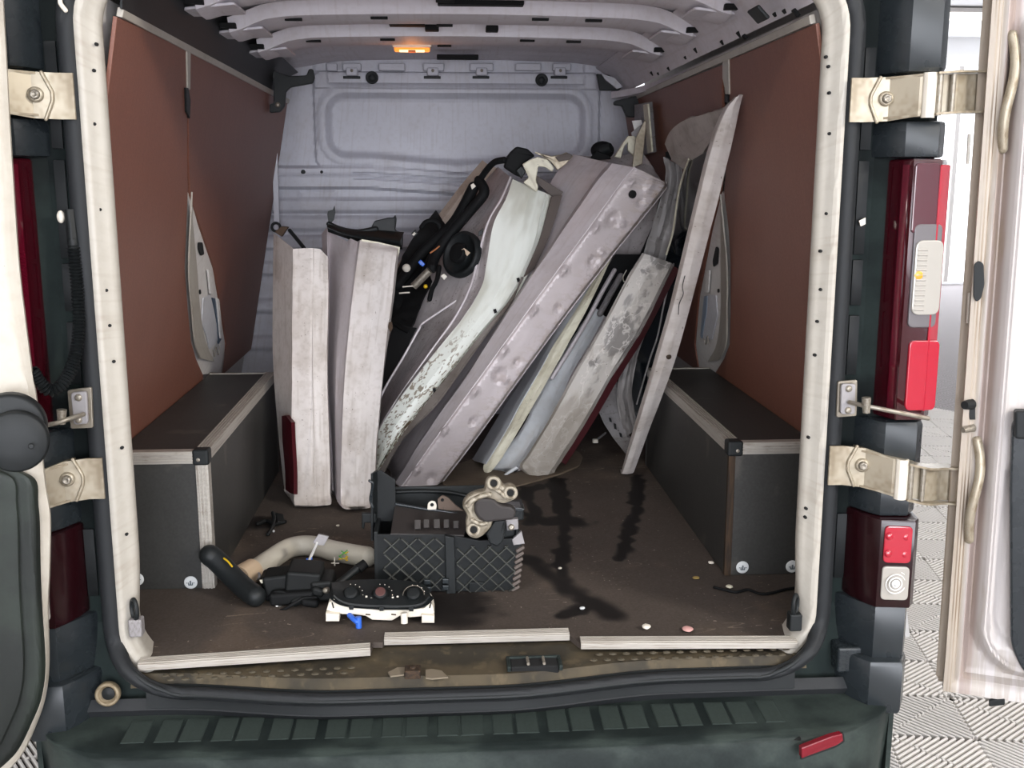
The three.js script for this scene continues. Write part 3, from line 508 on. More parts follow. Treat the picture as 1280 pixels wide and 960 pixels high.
// roof: skin, cross bows with slots, side covers
{
  const skinY = (x, z) => 1.398 - 0.014 * (x / 0.6) ** 2 - 0.022 * sstep(0.42, 0.66, Math.abs(x));
  const roof = part('roof', surf(40, 60, (u, v) => { const x = lerp(-0.72, 0.72, u), z = lerp(0.34, -1.87, v); return V(x, skinY(x, z) + 0.002 * Math.sin(v * 90), z); }, 0.02, { away: V(0, 5, 0), uv: (u, v) => [u * 1.4, v * 2.2] }), M.roof, van, 'bare white underside of the roof');
  roof.userData.label = 'bare white underside of the roof';
  const bowSpecs = [[-0.17, 0.15], [-0.56, 0.18], [-1.00, 0.20]];
  for (const [z, w] of bowSpecs) {
    const prof = [[-w / 2 - 0.02, 0.0], [-w / 2, -0.034], [-w * 0.2, -0.041], [w * 0.2, -0.041], [w / 2, -0.034], [w / 2 + 0.02, 0.0]];
    const bow = part('roof_bow', surf(40, 5, (u, v) => { const x = lerp(-0.60, 0.60, u), i = Math.round(v * 5), end = 0.018 * sstep(0.50, 0.60, Math.abs(x)); return V(x, skinY(x, z) + prof[i][1] - end, z + prof[i][0]); }, 0.003, { away: V(0, 5, 0), crease: 0.5 }), M.roof, van);
    for (const [x, dz] of [[-0.44, 0.35], [-0.22, 0.35], [0.20, 0.35], [0.34, 0.38], [-0.05, -0.42]]) part('bow_slot', box(x - 0.022, x + 0.022, skinY(x, z) - 0.043, skinY(x, z) - 0.036, z + w * dz - 0.006, z + w * dz + 0.006, 0.001), M.blackDeep, bow);
    for (const s of [-1, 1]) {
      const x = s * 0.575;
      part('bow_foot', slab([V(x - s * 0.06, skinY(x, z) - 0.045, z + w * 0.5), V(s * 0.635, 1.315, z + w * 0.34), V(s * 0.635, 1.315, z - w * 0.34), V(x - s * 0.06, skinY(x, z) - 0.045, z - w * 0.5)], 0.006, 0.001, [], 0.015), M.roof, bow);
      part('foot_slot', box(s * 0.60 - 0.02, s * 0.60 + 0.02, 1.322, 1.335, z + w * 0.5, z + w * 0.5 + 0.02, 0.002), M.blackDeep, bow);
    }
  }
  for (const [px, py, w, y] of [[601, 5, 0.11, 1.385], [509, 31, 0.05, 1.37], [572, 73, 0.075, 1.375], [540, 37, 0.02, 1.37], [615, 38, 0.018, 1.37]]) { const p = at(px, py, { y }); part('roof_opening', box(p.x - w, p.x + w, y - 0.004, y + 0.012, p.z - 0.02, p.z + 0.02, 0.003), M.blackMatt, roof); }
  // courtesy lamp, switched on
  const lp = at(515, 58, { y: 1.358 });
  const dl = part('courtesy_lamp', box(lp.x - 0.062, lp.x + 0.062, 1.352, 1.372, lp.z - 0.024, lp.z + 0.024, 0.006), M.cream, van, 'small lit courtesy lamp in the roof');
  part('lamp_lens', merge([box(lp.x - 0.056, lp.x + 0.056, 1.342, 1.354, lp.z - 0.018, lp.z + 0.018, 0.005)]), M.amberGlow, dl);
  part('lamp_bulb', box(lp.x - 0.04, lp.x + 0.04, 1.339, 1.346, lp.z + 0.008, lp.z + 0.0195, 0.003), M.whiteGlow, dl);
  part('lamp_switch', box(lp.x - 0.012, lp.x + 0.012, 1.338, 1.345, lp.z + 0.006, lp.z + 0.021, 0.002), M.orange, dl);
  const pl = new THREE.PointLight(0xff9a40, 0.02); pl.position.set(lp.x, 1.30, lp.z + 0.01); pl.castShadow = true; pl.name = 'courtesy_light'; scene.add(pl);
  // right: white side rail with punched holes
  const rail = part('roof_rail', surf(4, 30, (u, v) => { const z = lerp(0.34, -1.86, v); const a = [[0.640, 1.272], [0.628, 1.30], [0.600, 1.335], [0.565, 1.355], [0.54, 1.37]]; const [x, y] = a[Math.round(u * 4)]; return V(x, y, z); }, 0.003, { away: V(2, 3, 0) }), M.roof, van, 'white punched roof rail on the right');
  const railAt = (px, py) => { let p = at(px, py, { x: 0.60 }); for (let k = 0; k < 6; k++) { const x = p.y < 1.30 ? lerp(0.640, 0.628, (p.y - 1.272) / 0.028) : p.y < 1.335 ? lerp(0.628, 0.600, (p.y - 1.30) / 0.035) : lerp(0.60, 0.565, (p.y - 1.335) / 0.02); p = at(px, py, { x: clamp(x, 0.55, 0.64) }); } return p; };
  for (const [px, py, w] of [[924, 43, 5], [931, 46, 4], [903, 53, 4], [870, 63, 5], [815, 92, 5], [823, 92, 3], [836, 86, 4], [995, 16, 6], [969, 18, 3], [981, 14, 3], [857, 72, 3]]) part('rail_hole', obox(railAt(px, py), V(0.57, -0.57, 0).normalize(), V(0.57, 0.57, 0).normalize(), V(0, 0, 1), w * 0.003, 0.006, 0.014, 0.001), M.blackDeep, rail);
  const hp = at(948, 18, { x: 0.59 }); part('rail_opening', obox(hp, V(0.7, -0.7, 0).normalize(), V(0.7, 0.7, 0).normalize(), V(0, 0, 1), 0.035, 0.008, 0.07, 0.003), M.black, rail);
  part('rail_bracket', slabPx([[746, 92], [762, 94], [778, 108], [774, 113], [750, 113]], -1.72, 0.02, 0.002, 0.004), M.black, van);
  part('rail_bracket', slabPx([[752, 92], [768, 97], [779, 109], [771, 111], [757, 100]], -1.70, 0.012, 0.002, 0.004), M.paintShade, van);
  part('slide_rail', sheet([[[764, 115, -1.66], [764, 123, -1.66]], [[800, 108, -1.40], [800, 116, -1.40]], [[850, 90, -0.92], [850, 98, -0.92]], [[884, 76, -0.62], [884, 82, -0.62]]], { nu: 2, nv: 20, thick: 0.02 }), M.roof, van, 'white slide rail under the roof rail');
  part('slide_bracket', slabPx([[768, 126], [800, 119], [806, 128], [803, 147], [784, 146], [778, 132], [768, 131]], -1.52, 0.03, 0.003, 0.006), M.black, van, 'black bracket under the slide rail');
  part('slide_bolt', rod(at(808, 122, { z: -1.50 }), at(811, 129, { z: -1.50 }), 0.012), M.chrome, van);
  part('door_post', slab(onWall([[803, 131], [816, 129], [821, 192], [804, 197]], 1, 0.03), 0.03, 0.003), M.grayMetal, van, 'upright post of the side door opening');
  part('post_flange', slab(onWall([[816, 131], [822, 130], [827, 190], [821, 192]], 1, 0.034), 0.006, 0.001), M.creamWhite, van);
  // left: black cover along the roof edge with its end bracket
  part('roof_cover', sheet([[V(-0.640, 1.250, 0.33), V(-0.632, 1.31, 0.33), V(-0.61, 1.345, 0.33), V(-0.55, 1.37, 0.33)], [V(-0.641, 1.249, -0.55), V(-0.634, 1.31, -0.55), V(-0.62, 1.34, -0.55), V(-0.60, 1.36, -0.55)], [V(-0.642, 1.248, -1.1), V(-0.636, 1.305, -1.1), V(-0.62, 1.33, -1.1), V(-0.595, 1.355, -1.1)], [V(-0.643, 1.247, -1.72), V(-0.638, 1.30, -1.72), V(-0.62, 1.32, -1.72), V(-0.59, 1.335, -1.72)]], { nu: 9, nv: 40, smoothU: true, thick: 0.004 }), M.black, van, 'black plastic cover along the left roof edge');
  part('roof_end', slab([V(-0.72, 1.24, -1.845), V(-0.60, 1.42, -1.845), V(0.60, 1.42, -1.845), V(0.72, 1.24, -1.845), V(0.72, 1.10, -1.845), V(-0.72, 1.10, -1.845)].reverse(), 0.03).translate(0, 0, -0.05), M.bulk, van);
  const br = part('corner_bracket', slabPx([[342, 106], [338, 86], [352, 92], [362, 95], [383, 94], [386, 86], [391, 86], [393, 97], [391, 104], [363, 109], [357, 115], [356, 132], [350, 140], [337, 141], [337, 130], [342, 129]], -1.42, 0.02, 0.003, 0.006), M.black, van, 'black corner bracket at the bulkhead');
  part('bracket_screw', disc(at(347, 131, { z: -1.417 }), V(0, 0, 1), [[0.009, 0], [0.008, 0.004], [0.003, 0.006], [0, 0.006]], 16), M.steel, br);
  for (const [px, py] of [[341, 158], [345, 284]]) part('cable_loop', new THREE.TorusGeometry(0.016, 0.005, 8, 18).translate(...at(px, py, { z: -1.72 }).toArray()), M.black, van);
  part('corner_flange', slabPx([[339, 143], [345, 141], [350, 300], [343, 300]], -1.76, 0.01, 0.001), M.bulk, van);
}
// bulkhead: one pressed sheet
{
  const rb = (x, y, x0, x1, y0, y1, r) => { const qx = Math.abs(x - (x0 + x1) / 2) - (x1 - x0) / 2 + r, qy = Math.abs(y - (y0 + y1) / 2) - (y1 - y0) / 2 + r; return Math.hypot(Math.max(qx, 0), Math.max(qy, 0)) + Math.min(Math.max(qx, qy), 0) - r; };
  const depth = (x, y) => {
    let z = -1.85; const vee = 0.03 * (1 - clamp(Math.abs(x) / 0.35, 0, 1));
    const pane = rb(x, y, -0.50, 0.494, 1.035 - vee, 1.265, 0.07); z += -0.030 * sstep(0.010, -0.020, pane) + 0.006 * sstep(0.022, 0.008, Math.abs(pane - 0.018));
    const fr = rb(x, y, -0.55, 0.556, 0.995 - vee, 1.35, 0.03); z += 0.012 * sstep(0.004, -0.004, fr) + 0.003 * sstep(-0.5, -0.02, fr) * sstep(0.003, -0.002, fr);
    z += 0.008 * sstep(1.288, 1.292, y) * sstep(0.55, 0.54, Math.abs(x)) - 0.012 * sstep(1.302, 1.308, y) * sstep(0.50, 0.49, Math.abs(x));
    const yb = y + vee * 0.8;
    z += 0.028 * sstep(0.905, 0.918, yb) * sstep(1.0, 0.988, yb) - 0.01 * sstep(0.945, 0.95, yb) * sstep(0.975, 0.97, yb) * sstep(-0.42, -0.40, x) + 0.006 * sstep(0.955, 0.959, yb) * sstep(0.966, 0.962, yb);
    for (const [c, h] of [[0.845, 0.02], [0.775, 0.016], [0.70, 0.02], [0.60, 0.016], [0.45, 0.02], [0.30, 0.016]]) z += h * sstep(0.034, 0.016, Math.abs(y - c));
    for (const bx of [-0.55, 0.0, 0.5]) z += 0.006 * sstep(0.006, 0.0, rb(x, y, bx - 0.07, bx + 0.07, 0.868, 0.9, 0.005)) ;
    return z - 0.015 * sstep(0.60, 0.72, Math.abs(x)) + 0.01 * sstep(0.66, 0.64, y) * 0;
  };
  const bh = part('bulkhead', surf(200, 230, (u, v) => { const x = lerp(-0.80, 0.80, u), y = lerp(1.41, -0.02, v), w = wallX(clamp(y, 0, 1.4)) + 0.03, xx = x / 0.80 * w; return V(xx, y, depth(xx, y)); }, 0.004, { uv: (u, v) => [u * 1.6, v * 1.4], crease: 0.8 }), M.bulk, van, 'pressed white steel bulkhead at the front of the load bay');
  for (const [px, py] of [[465, 97], [677, 100]]) part('rubber_plug', disc(at(px, py, { z: -1.826 }), V(0, 0, 1), [[0.024, -0.004], [0.024, 0.004], [0.019, 0.007], [0.014, 0.003], [0.011, 0.003], [0.009, 0.007], [0, 0.007]]), M.black, bh);
  for (const [px, w] of [[415, 0.02], [440, 0.035], [490, 0.05], [542, 0.04], [602, 0.045], [660, 0.05], [702, 0.035]]) { const p = at(px, 84, { z: -1.83 }); part('top_tab', box(p.x - w, p.x + w, p.y - 0.014, p.y + 0.014, p.z - 0.015, p.z + 0.012, 0.005), M.bulk, bh); }
  for (const px of [440, 541, 602, 700]) { const p = at(px, 88, { z: -1.825 }); part('top_tongue', box(p.x - 0.022, p.x + 0.022, p.y - 0.02, p.y + 0.01, p.z - 0.02, p.z + 0.016, 0.006), M.bulk, bh); part('tongue_slot', box(p.x - 0.035, p.x + 0.03, p.y - 0.03, p.y - 0.02, p.z - 0.02, p.z - 0.006, 0.002), M.black, bh); part('tongue_bolt', disc(V(p.x, p.y - 0.002, p.z + 0.016), V(0, 0, 1), [[0.006, 0], [0.005, 0.004], [0, 0.004]], 10), M.steel, bh); }
  for (const [px, py, r] of [[379, 215, 0.009], [402, 215, 0.006]]) part('drain_hole', disc(at(px, py, { z: -1.822 }), V(0, 0, 1), [[r, 0], [r * 0.8, 0.003], [0, 0.003]], 14), M.black, bh);
}

// rear corners: dark pillar, black covers, tail lights; the left one mirrors the right one
const mx = (s, x) => (s > 0 ? x : -0.014 - x);
for (const s of [1, -1]) {
  const P = (plan) => plan.map(([x, z]) => [mx(s, x), z]), up = (plan, y0, y1, b) => upright(s > 0 ? P(plan) : P(plan).reverse(), y0, y1, b), where = s > 0 ? 'right' : 'left';
  const pillar = part('rear_pillar', up([[0.715, 0.30], [0.715, 0.366], [0.738, 0.352], [0.772, 0.352], [0.80, 0.372], [0.86, 0.385], [0.888, 0.36], [0.90, 0.20], [0.88, 0.19], [0.74, 0.19]], -0.14, 1.32, 0.004), M.pillar, van, where + ' rear body pillar in dark paint');
  for (const [y0, y1] of [[1.0, 1.19], [0.80, 0.98], [0.70, 0.79], [0.56, 0.68], [0.13, 0.27]]) part('pillar_strip', up([[0.741, 0.350], [0.741, 0.357], [0.761, 0.357], [0.761, 0.350]], y0, y1, 0.002), M.plastic, pillar);
  const cover = [[0.752, 0.30], [0.766, 0.352], [0.792, 0.405], [0.803, 0.418], [0.866, 0.42], [0.886, 0.40], [0.898, 0.34], [0.895, 0.25]];
  const lower = [[0.752, 0.30], [0.766, 0.365], [0.785, 0.405], [0.80, 0.425], [0.855, 0.43], [0.880, 0.40], [0.892, 0.33], [0.89, 0.25]];
  part('corner_cover', up([[0.752, 0.30], [0.762, 0.345], [0.785, 0.40], [0.800, 0.418], [0.858, 0.42], [0.876, 0.405], [0.888, 0.34], [0.885, 0.25]], 1.138, 1.33, 0.01), M.trim, van, where + ' upper black corner cover');
  part('corner_cover', up(cover, 0.985, 1.052, 0.006), M.trim, van, where + ' black cover under the upper hinge');
  part('corner_cover', up(cover, 0.368, 0.478, 0.012), M.trim, van, where + ' black cover above the lower hinge');
  part('corner_cover', up(lower, 0.285, 0.345, 0.006), M.trim, van, where + ' black cover below the lower hinge');
  part('corner_cover', up([[0.735, 0.30], [0.75, 0.36], [0.785, 0.412], [0.80, 0.435], [0.86, 0.44], [0.882, 0.40], [0.89, 0.33], [0.88, 0.25]], -0.015, 0.098, 0.004), M.trim, van, where + ' lower black corner cover');
  part('corner_cover', up([[0.725, 0.30], [0.74, 0.37], [0.772, 0.43], [0.79, 0.452], [0.855, 0.458], [0.882, 0.41], [0.89, 0.33], [0.88, 0.25]], -0.13, -0.012, 0.012), M.trim, van, where + ' black foot of the corner above the bumper');
  // upper lamp
  const lampPlan = [[0.785, 0.31], [0.798, 0.385], [0.811, 0.418], [0.817, 0.429], [0.872, 0.430], [0.893, 0.405], [0.905, 0.34], [0.90, 0.25]];
  const lamp = part('tail_light', up(lampPlan, 0.481, 0.983, 0.006), M.lensRed, van, where + ' upper tail light with red and clear lenses');
  const face = (x0, x1, y0, y1, z0, z1, d, r) => slab([V(mx(s, x0), y1, z0), V(mx(s, x1), y1, z1), V(mx(s, x1), y0, z1), V(mx(s, x0), y0, z0)], d, 0.002, [], r);
  part('smoked_lens', face(0.820, 0.868, 0.845, 0.975, 0.4325, 0.4320, 0.006, 0.008), M.lensSmoke, lamp);
  part('bright_edge', face(0.869, 0.897, 0.500, 0.972, 0.4345, 0.412, 0.004, 0.004), M.lensBright, lamp);
  part('bright_edge', up([[0.8085, 0.408], [0.8045, 0.411], [0.8105, 0.4235], [0.8135, 0.421]], 0.50, 0.972, 0.001), M.lensMid, lamp);
  part('reverse_bezel', face(0.826, 0.881, 0.665, 0.862, 0.4338, 0.4328, 0.007, 0.012), std(0x5e5a5c, { roughness: 0.3 }), lamp);
  const rl = part('reverse_lens', face(0.829, 0.884, 0.690, 0.832, 0.4385, 0.437, 0.010, 0.016), M.lensClear, lamp, 'clear reversing lens');
  for (let k = 0; k < 13; k++) part('lens_flute', rod(V(mx(s, 0.833), 0.70 + k * 0.0095, 0.4375), V(mx(s, 0.852), 0.70 + k * 0.0095, 0.437), 0.0025, 0.0025, 6), M.lensClear, lamp);
  part('bulb_glint', disc(V(mx(s, 0.838), 0.766, 0.4375), V(0, 0, 1), [[0.009, 0], [0.007, 0.002], [0, 0.002]], 12), std(0xd9932c, { roughness: 0.3 }), lamp);
  part('brake_lens', face(0.832, 0.893, 0.502, 0.640, 0.4345, 0.4320, 0.008, 0.012), M.lensBright, lamp, 'bright red brake lens');
  // lower lamp
  const lp2 = [[0.752, 0.31], [0.768, 0.385], [0.785, 0.425], [0.797, 0.442], [0.862, 0.452], [0.876, 0.435], [0.886, 0.37], [0.88, 0.25]];
  const low = part('tail_light', up(lp2, 0.099, 0.284, 0.005), std(0x20090d, { roughness: 0.2 }), van, where + ' lower tail light with a red fog lens over a clear lens');
  const f2 = (y0, y1, d, r) => slab([V(mx(s, 0.803), y1, 0.4478), V(mx(s, 0.856), y1, 0.4558), V(mx(s, 0.856), y0, 0.4558), V(mx(s, 0.803), y0, 0.4478)], d, 0.002, [], r);
  part('fog_lens', f2(0.196, 0.272, 0.006, 0.010), M.lensBright, low, 'red fog lens');
  part('clear_lens', f2(0.118, 0.188, 0.007, 0.010), M.lensClear, low, 'clear lens');
  for (const [r, q] of [[0.006, 0.003], [0.013, 0.0016], [0.020, 0.0012], [0.026, 0.001]]) part('lens_ring', new THREE.TorusGeometry(r, q, 6, 30, r > 0.022 ? 1.2 : Math.PI * 2).translate(mx(s, 0.8295), 0.153, 0.4535), M.chrome, low);
  part('lens_bulb', new THREE.SphereGeometry(0.0055, 12, 8).translate(mx(s, 0.8295), 0.153, 0.4535), M.chrome, low);
  for (const [x, y] of [[0.812, 0.252], [0.845, 0.25], [0.812, 0.216], [0.845, 0.214]]) part('reflector_cup', disc(V(mx(s, x), y, 0.4535), V(0, 0, 1), [[0.008, -0.003], [0.006, 0.001], [0, 0.001]], 14), M.lensBright, low);
  // hinges: folded plate with a V rib and bolt on the pillar, a knuckle, the arm and its shoe on the door
  for (const [yc, k, name] of [[1.09, 0, 'upper'], [0.385, 1, 'lower']]) {
    const X = (x, y, z) => V(mx(s, x), y, z), dy = k ? -0.035 : 0.012;
    const slope = (x) => yc + dy * sstep(0.72, 0.95, x);
    const A = [[0.700, 0.402], [0.728, 0.402], [0.770, 0.408], [0.812, 0.442], [0.822, 0.446]];
    const h = part('door_hinge', surf(4, 8, (u, v) => { const [x, z] = A[Math.round(u * 4)]; return X(x, slope(x) + lerp(0.040, -0.040, v) * (1 - 0.12 * (u > 0.6)), z); }, 0.005, { crease: 0.3 }), M.hinge, van, where + ' ' + name + ' door hinge in scuffed white paint');
    for (const q of [1, -1]) part('hinge_flange', surf(3, 2, (u, v) => { const B = [[0.762, 0.408], [0.79, 0.425], [0.822, 0.448], [0.862, 0.43]], [x, z] = B[Math.round(u * 3)]; return X(x, slope(x) + q * 0.036, z - 0.045 * v); }, 0.004, {}), M.hinge, h);
    part('hinge_rib', tube([X(0.752, yc + 0.040, 0.407), X(0.737, yc + 0.008, 0.405), X(0.737, yc - 0.008, 0.405), X(0.750, yc - 0.040, 0.407)], 0.0035, { seg: 20, rad: 8, tension: 0.1 }), M.hinge, h);
    const b = X(0.764, yc + 0.002, 0.41);
    part('bolt_washer', disc(b, V(-0.12 * s, 0, 1), [[0.014, -0.004], [0.0135, 0.003], [0.009, 0.003]], 22), M.hinge, h);
    part('hinge_bolt', disc(b.clone().add(V(0, 0, 0.002)), V(-0.12 * s, 0, 1), [[0.0092, 0], [0.009, 0.007], [0.005, 0.0085], [0.0045, 0.006], [0, 0.006]], 6), M.steel, h);
    part('knuckle', surf(10, 8, (u, v) => { const a = lerp(-0.4, Math.PI, u); return X(0.828 - 0.012 * Math.cos(a), slope(0.83) + lerp(0.040, -0.040, v), 0.448 + 0.012 * Math.sin(a)); }, 0.004, { crease: 0.8 }), M.cream, h);
    part('hinge_pin', rod(X(0.845, slope(0.85) - 0.038, 0.452), X(0.845, slope(0.85) + 0.038, 0.452), 0.006), M.steel, h);
    part('hinge_pin', rod(X(0.868, slope(0.87) - 0.034, 0.456), X(0.868, slope(0.87) + 0.034, 0.456), 0.005), M.steel, h);
    const B = [[0.838, 0.446], [0.872, 0.449], [0.895, 0.440], [0.918, 0.425], [0.945, 0.426], [0.966, 0.440]];
    const arm = part('hinge_arm', sheet(B.map(([x, z]) => [X(x, slope(x) + 0.035, z), X(x, slope(x) - 0.035, z)]), { nu: 6, nv: 24, thick: 0.005 }), M.hinge, van, where + ' ' + name + ' hinge arm');
    for (const q of [1, -1]) part('arm_flange', sheet(B.map(([x, z]) => [X(x, slope(x) + q * 0.036, z + 0.016), X(x, slope(x) + q * 0.036, z - 0.02)]), { nu: 2, nv: 24, thick: 0.004 }), M.hinge, arm);
    const sh = []; for (let i = 0; i <= 8; i++) sh.push(X(0.966 + 0.006 * Math.sin(i * 0.8), slope(0.96) + lerp(0.098, -0.102, i / 8), 0.465 + 0.012 * Math.sin(Math.PI * i / 8)));
    part('hinge_shoe', tube(sh, 0.0095, { seg: 40, rad: 8 }), M.hinge, arm);
  }
  // door check: plate with two rivets and the rod to the door
  const cx = s > 0 ? [[1048, 477], [1072, 475], [1071, 520], [1046, 522]] : [[84, 488], [114, 484], [116, 535], [88, 536]], ck = s > 0 ? 1 : 0;
  const dc = part('door_check', slabPx(cx, 0.40, 0.008, 0.0015, 0.004), M.steel, van, where + ' door check plate with its rod');
  const bl = s > 0 ? [[1052, 480], [1070, 480], [1069, 518], [1051, 518]] : [[88, 491], [108, 489], [110, 530], [92, 531]];
  part('check_plate', slabPx(bl, 0.409, 0.008, 0.002, 0.006), M.grayMetal, dc);
  for (const q of s > 0 ? [[1061, 486], [1060, 513]] : [[98, 497], [98, 525]]) part('check_rivet', disc(at(...q, { z: 0.409 }), V(0, 0, 1), [[0.007, 0], [0.006, 0.003], [0.003, 0.004], [0, 0.004]], 14), M.steel, dc);
  const r0 = s > 0 ? [[1062, 503, 0.415], [1085, 508, 0.45], [1120, 515, 0.46], [1160, 523, 0.45]] : [[104, 518, 0.415], [85, 524, 0.45], [70, 529, 0.46], [50, 533, 0.45]];
  part('check_rod', tubePx(r0, 0.0045, { seg: 20 }), M.steel, dc);
  part('check_joint', rod(at(...(s > 0 ? [1083, 497] : [77, 512]), { z: 0.45 }), at(...(s > 0 ? [1083, 516] : [77, 530]), { z: 0.45 }), 0.009, 0.007), M.steel, dc);
}
part('pillar_hook', tubePx([[75, 0, 0.40], [76, 5, 0.40], [82, 13, 0.40]], 0.004, { seg: 10 }), M.cream, van);
part('warning_tag', slabPx([[1074, 276], [1082, 272], [1082, 280], [1076, 283]], 0.37, 0.003), M.cream, van);
// corrugated cable conduit at the left pillar
{
  const c = [[87, 262, 0.385], [91, 300, 0.39], [97, 370, 0.40], [98, 420, 0.41], [90, 458, 0.43], [74, 484, 0.46], [62, 488, 0.47], [50, 478, 0.48], [40, 462, 0.49]].map((p) => at(p[0], p[1], { z: p[2] })), cv = new THREE.CatmullRomCurve3(c);
  const n = 260, radial = 10, fr = cv.computeFrenetFrames(n);
  const hose = part('cable_conduit', surf(radial, n, (u, v) => { const i = Math.round(v * n), a = u * Math.PI * 2, r = v < 0.16 ? 0.0105 : 0.0105 + 0.0022 * Math.sin(i * Math.PI / 2 * 1.0); return cv.getPointAt(v).addScaledVector(fr.normals[i], r * Math.cos(a)).addScaledVector(fr.binormals[i], r * Math.sin(a)); }, 0, { crease: 1.2 }), M.plastic, van, 'corrugated black cable conduit hanging at the left pillar');
  hose.material = hose.material.clone(); hose.material.side = THREE.DoubleSide;
  part('conduit_clip', new THREE.SphereGeometry(0.009, 12, 8).scale(0.8, 1.3, 0.8).translate(...at(76, 271, { z: 0.385 }).toArray()), M.cream, hose);
}
// black lower sill apron, drain cap, bumper
{
  part('rear_apron', surf(60, 4, (u, v) => { const x = lerp(-0.86, 0.86, u); const p = [[-0.07, 0.40 + bulge(x)], [-0.09, 0.412 + bulge(x)], [-0.105, 0.405 + bulge(x) * 0.8], [-0.118, 0.40], [-0.125, 0.40]]; const [y, z] = p[Math.round(v * 4)]; return V(x, y, z); }, 0.01), M.rubber, van, 'dark apron under the sill');
  for (const s of [-1, 1]) part('apron_corner', slab([V(s * 0.60 - 0.007, -0.09, 0.372), V(s * 0.70 - 0.007, -0.02, 0.362), V(s * 0.73 - 0.007, 0.09, 0.355), V(s * 0.80 - 0.007, 0.09, 0.36), V(s * 0.80 - 0.007, -0.13, 0.38), V(s * 0.60 - 0.007, -0.13, 0.40)], 0.02, 0.002), M.pillar, van);
  const cp = at(136, 866, { z: 0.40 }), cap = part('drain_cap', disc(cp, V(0.05, 0.15, 1), [[0.024, 0], [0.024, 0.012], [0.020, 0.015], [0.016, 0.013], [0.0155, 0.002], [0, 0.002]]), std(0xaa9e88, { map: hingeTex, roughness: 0.6 }), van, 'round cap with a pale worn rim');
  part('cap_core', disc(cp.clone().add(V(0, 0, 0.003)), V(0.05, 0.15, 1), [[0.013, 0], [0.012, 0.003], [0, 0.004]]), M.plastic, cap);
  const bb = at(1067, 824, { z: 0.41 }); part('jack_cover', box(bb.x - 0.034, bb.x + 0.034, bb.y - 0.03, bb.y + 0.026, 0.36, 0.412, 0.006), M.trim, van);
  const prof = (u) => { const e = Math.abs(u), cor = sstep(0.80, 1, e); const bow = 0.035 * e * e * e; return [[-0.104, 0.385], [-0.106, 0.44 - 0.01 * cor], [-0.110, 0.528 - bow - 0.03 * cor], [-0.114, 0.552 - bow - 0.05 * cor], [-0.126, 0.566 - bow - 0.07 * cor], [-0.19, 0.578 - bow - 0.09 * cor], [-0.28, 0.574 - bow - 0.1 * cor], [-0.40, 0.55 - bow - 0.1 * cor]]; };
  const bp = part('bumper', surf(80, 28, (u, v) => {
    const w = lerp(-1, 1, u), pr = prof(w), y = Math.min(v * 7, 6.999), i = Math.floor(y), f = y - i, side = sstep(0.93, 1, Math.abs(w));
    return V(-0.007 + w * 0.872 + Math.sign(w) * 0.0, cat((pr[i - 1] ?? pr[i])[0], pr[i][0], pr[i + 1][0], (pr[i + 2] ?? pr[i + 1])[0], f), cat((pr[i - 1] ?? pr[i])[1], pr[i][1], pr[i + 1][1], (pr[i + 2] ?? pr[i + 1])[1], f) - side * 0.06);
  }, 0.004, { uv: (u, v) => [u * 1.75, v * 0.45] }), M.bumper, van, 'dusty black step bumper');
  for (let k = 0; k < 25; k++) {
    const x = -0.665 + k * 0.054 + (k % 2) * 0.006, w = k % 2 ? 0.0205 : 0.0225, len = 0.092 - 0.02 * Math.abs(x); if (x > 0.60) break;
    part('tread_pad', slab([V(x - w, -0.1030, 0.425), V(x + w, -0.1030, 0.425), V(x + w * 1.02, -0.1080, 0.425 + len), V(x - w * 1.02, -0.1080, 0.425 + len)].reverse(), 0.007, 0.003), M.bumper, bp);
  }
  for (const sx of [1, -1]) part('bumper_end', surf(10, 12, (u, v) => { const a = u * Math.PI / 2, y = lerp(-0.108, -0.40, v), z0 = 0.345, r = 0.05; return V(sx * (0.865 - 0.0 + 0.03 * Math.sin(v * 1.2) * 0) + sx * r * Math.sin(a) * 0.3 - 0.007, y, z0 - 0.25 * u + 0.06 * (1 - u)); }, 0.01), M.bumper, van);
  // red reflector hanging loose out of its hole
  part('reflector_hole', slabPx([[985, 928], [1001, 921], [1002, 940], [986, 945]], 0.552, 0.004, 0, 0.003), M.blackDeep, bp);
  part('bumper_hole', disc(at(1078, 945, { z: 0.515 }), V(0.2, 0, 1), [[0.008, 0], [0.007, 0.002], [0, 0.002]], 14), M.blackDeep, bp);
  const rf = part('reflector', slabPx([[1002, 935], [1040, 921, 0.59], [1053, 917, 0.585], [1054, 926, 0.585], [1046, 933, 0.59], [1002, 948]], 0.595, 0.014, 0.002, 0.002), M.red, van, 'red reflector hanging loose from the bumper');
  part('reflector_back', slabPx([[1001, 933], [1040, 919, 0.582], [1055, 916, 0.578], [1056, 927, 0.578], [1046, 935, 0.582], [1001, 950]], 0.585, 0.006, 0.001, 0.002), M.black, rf);
}
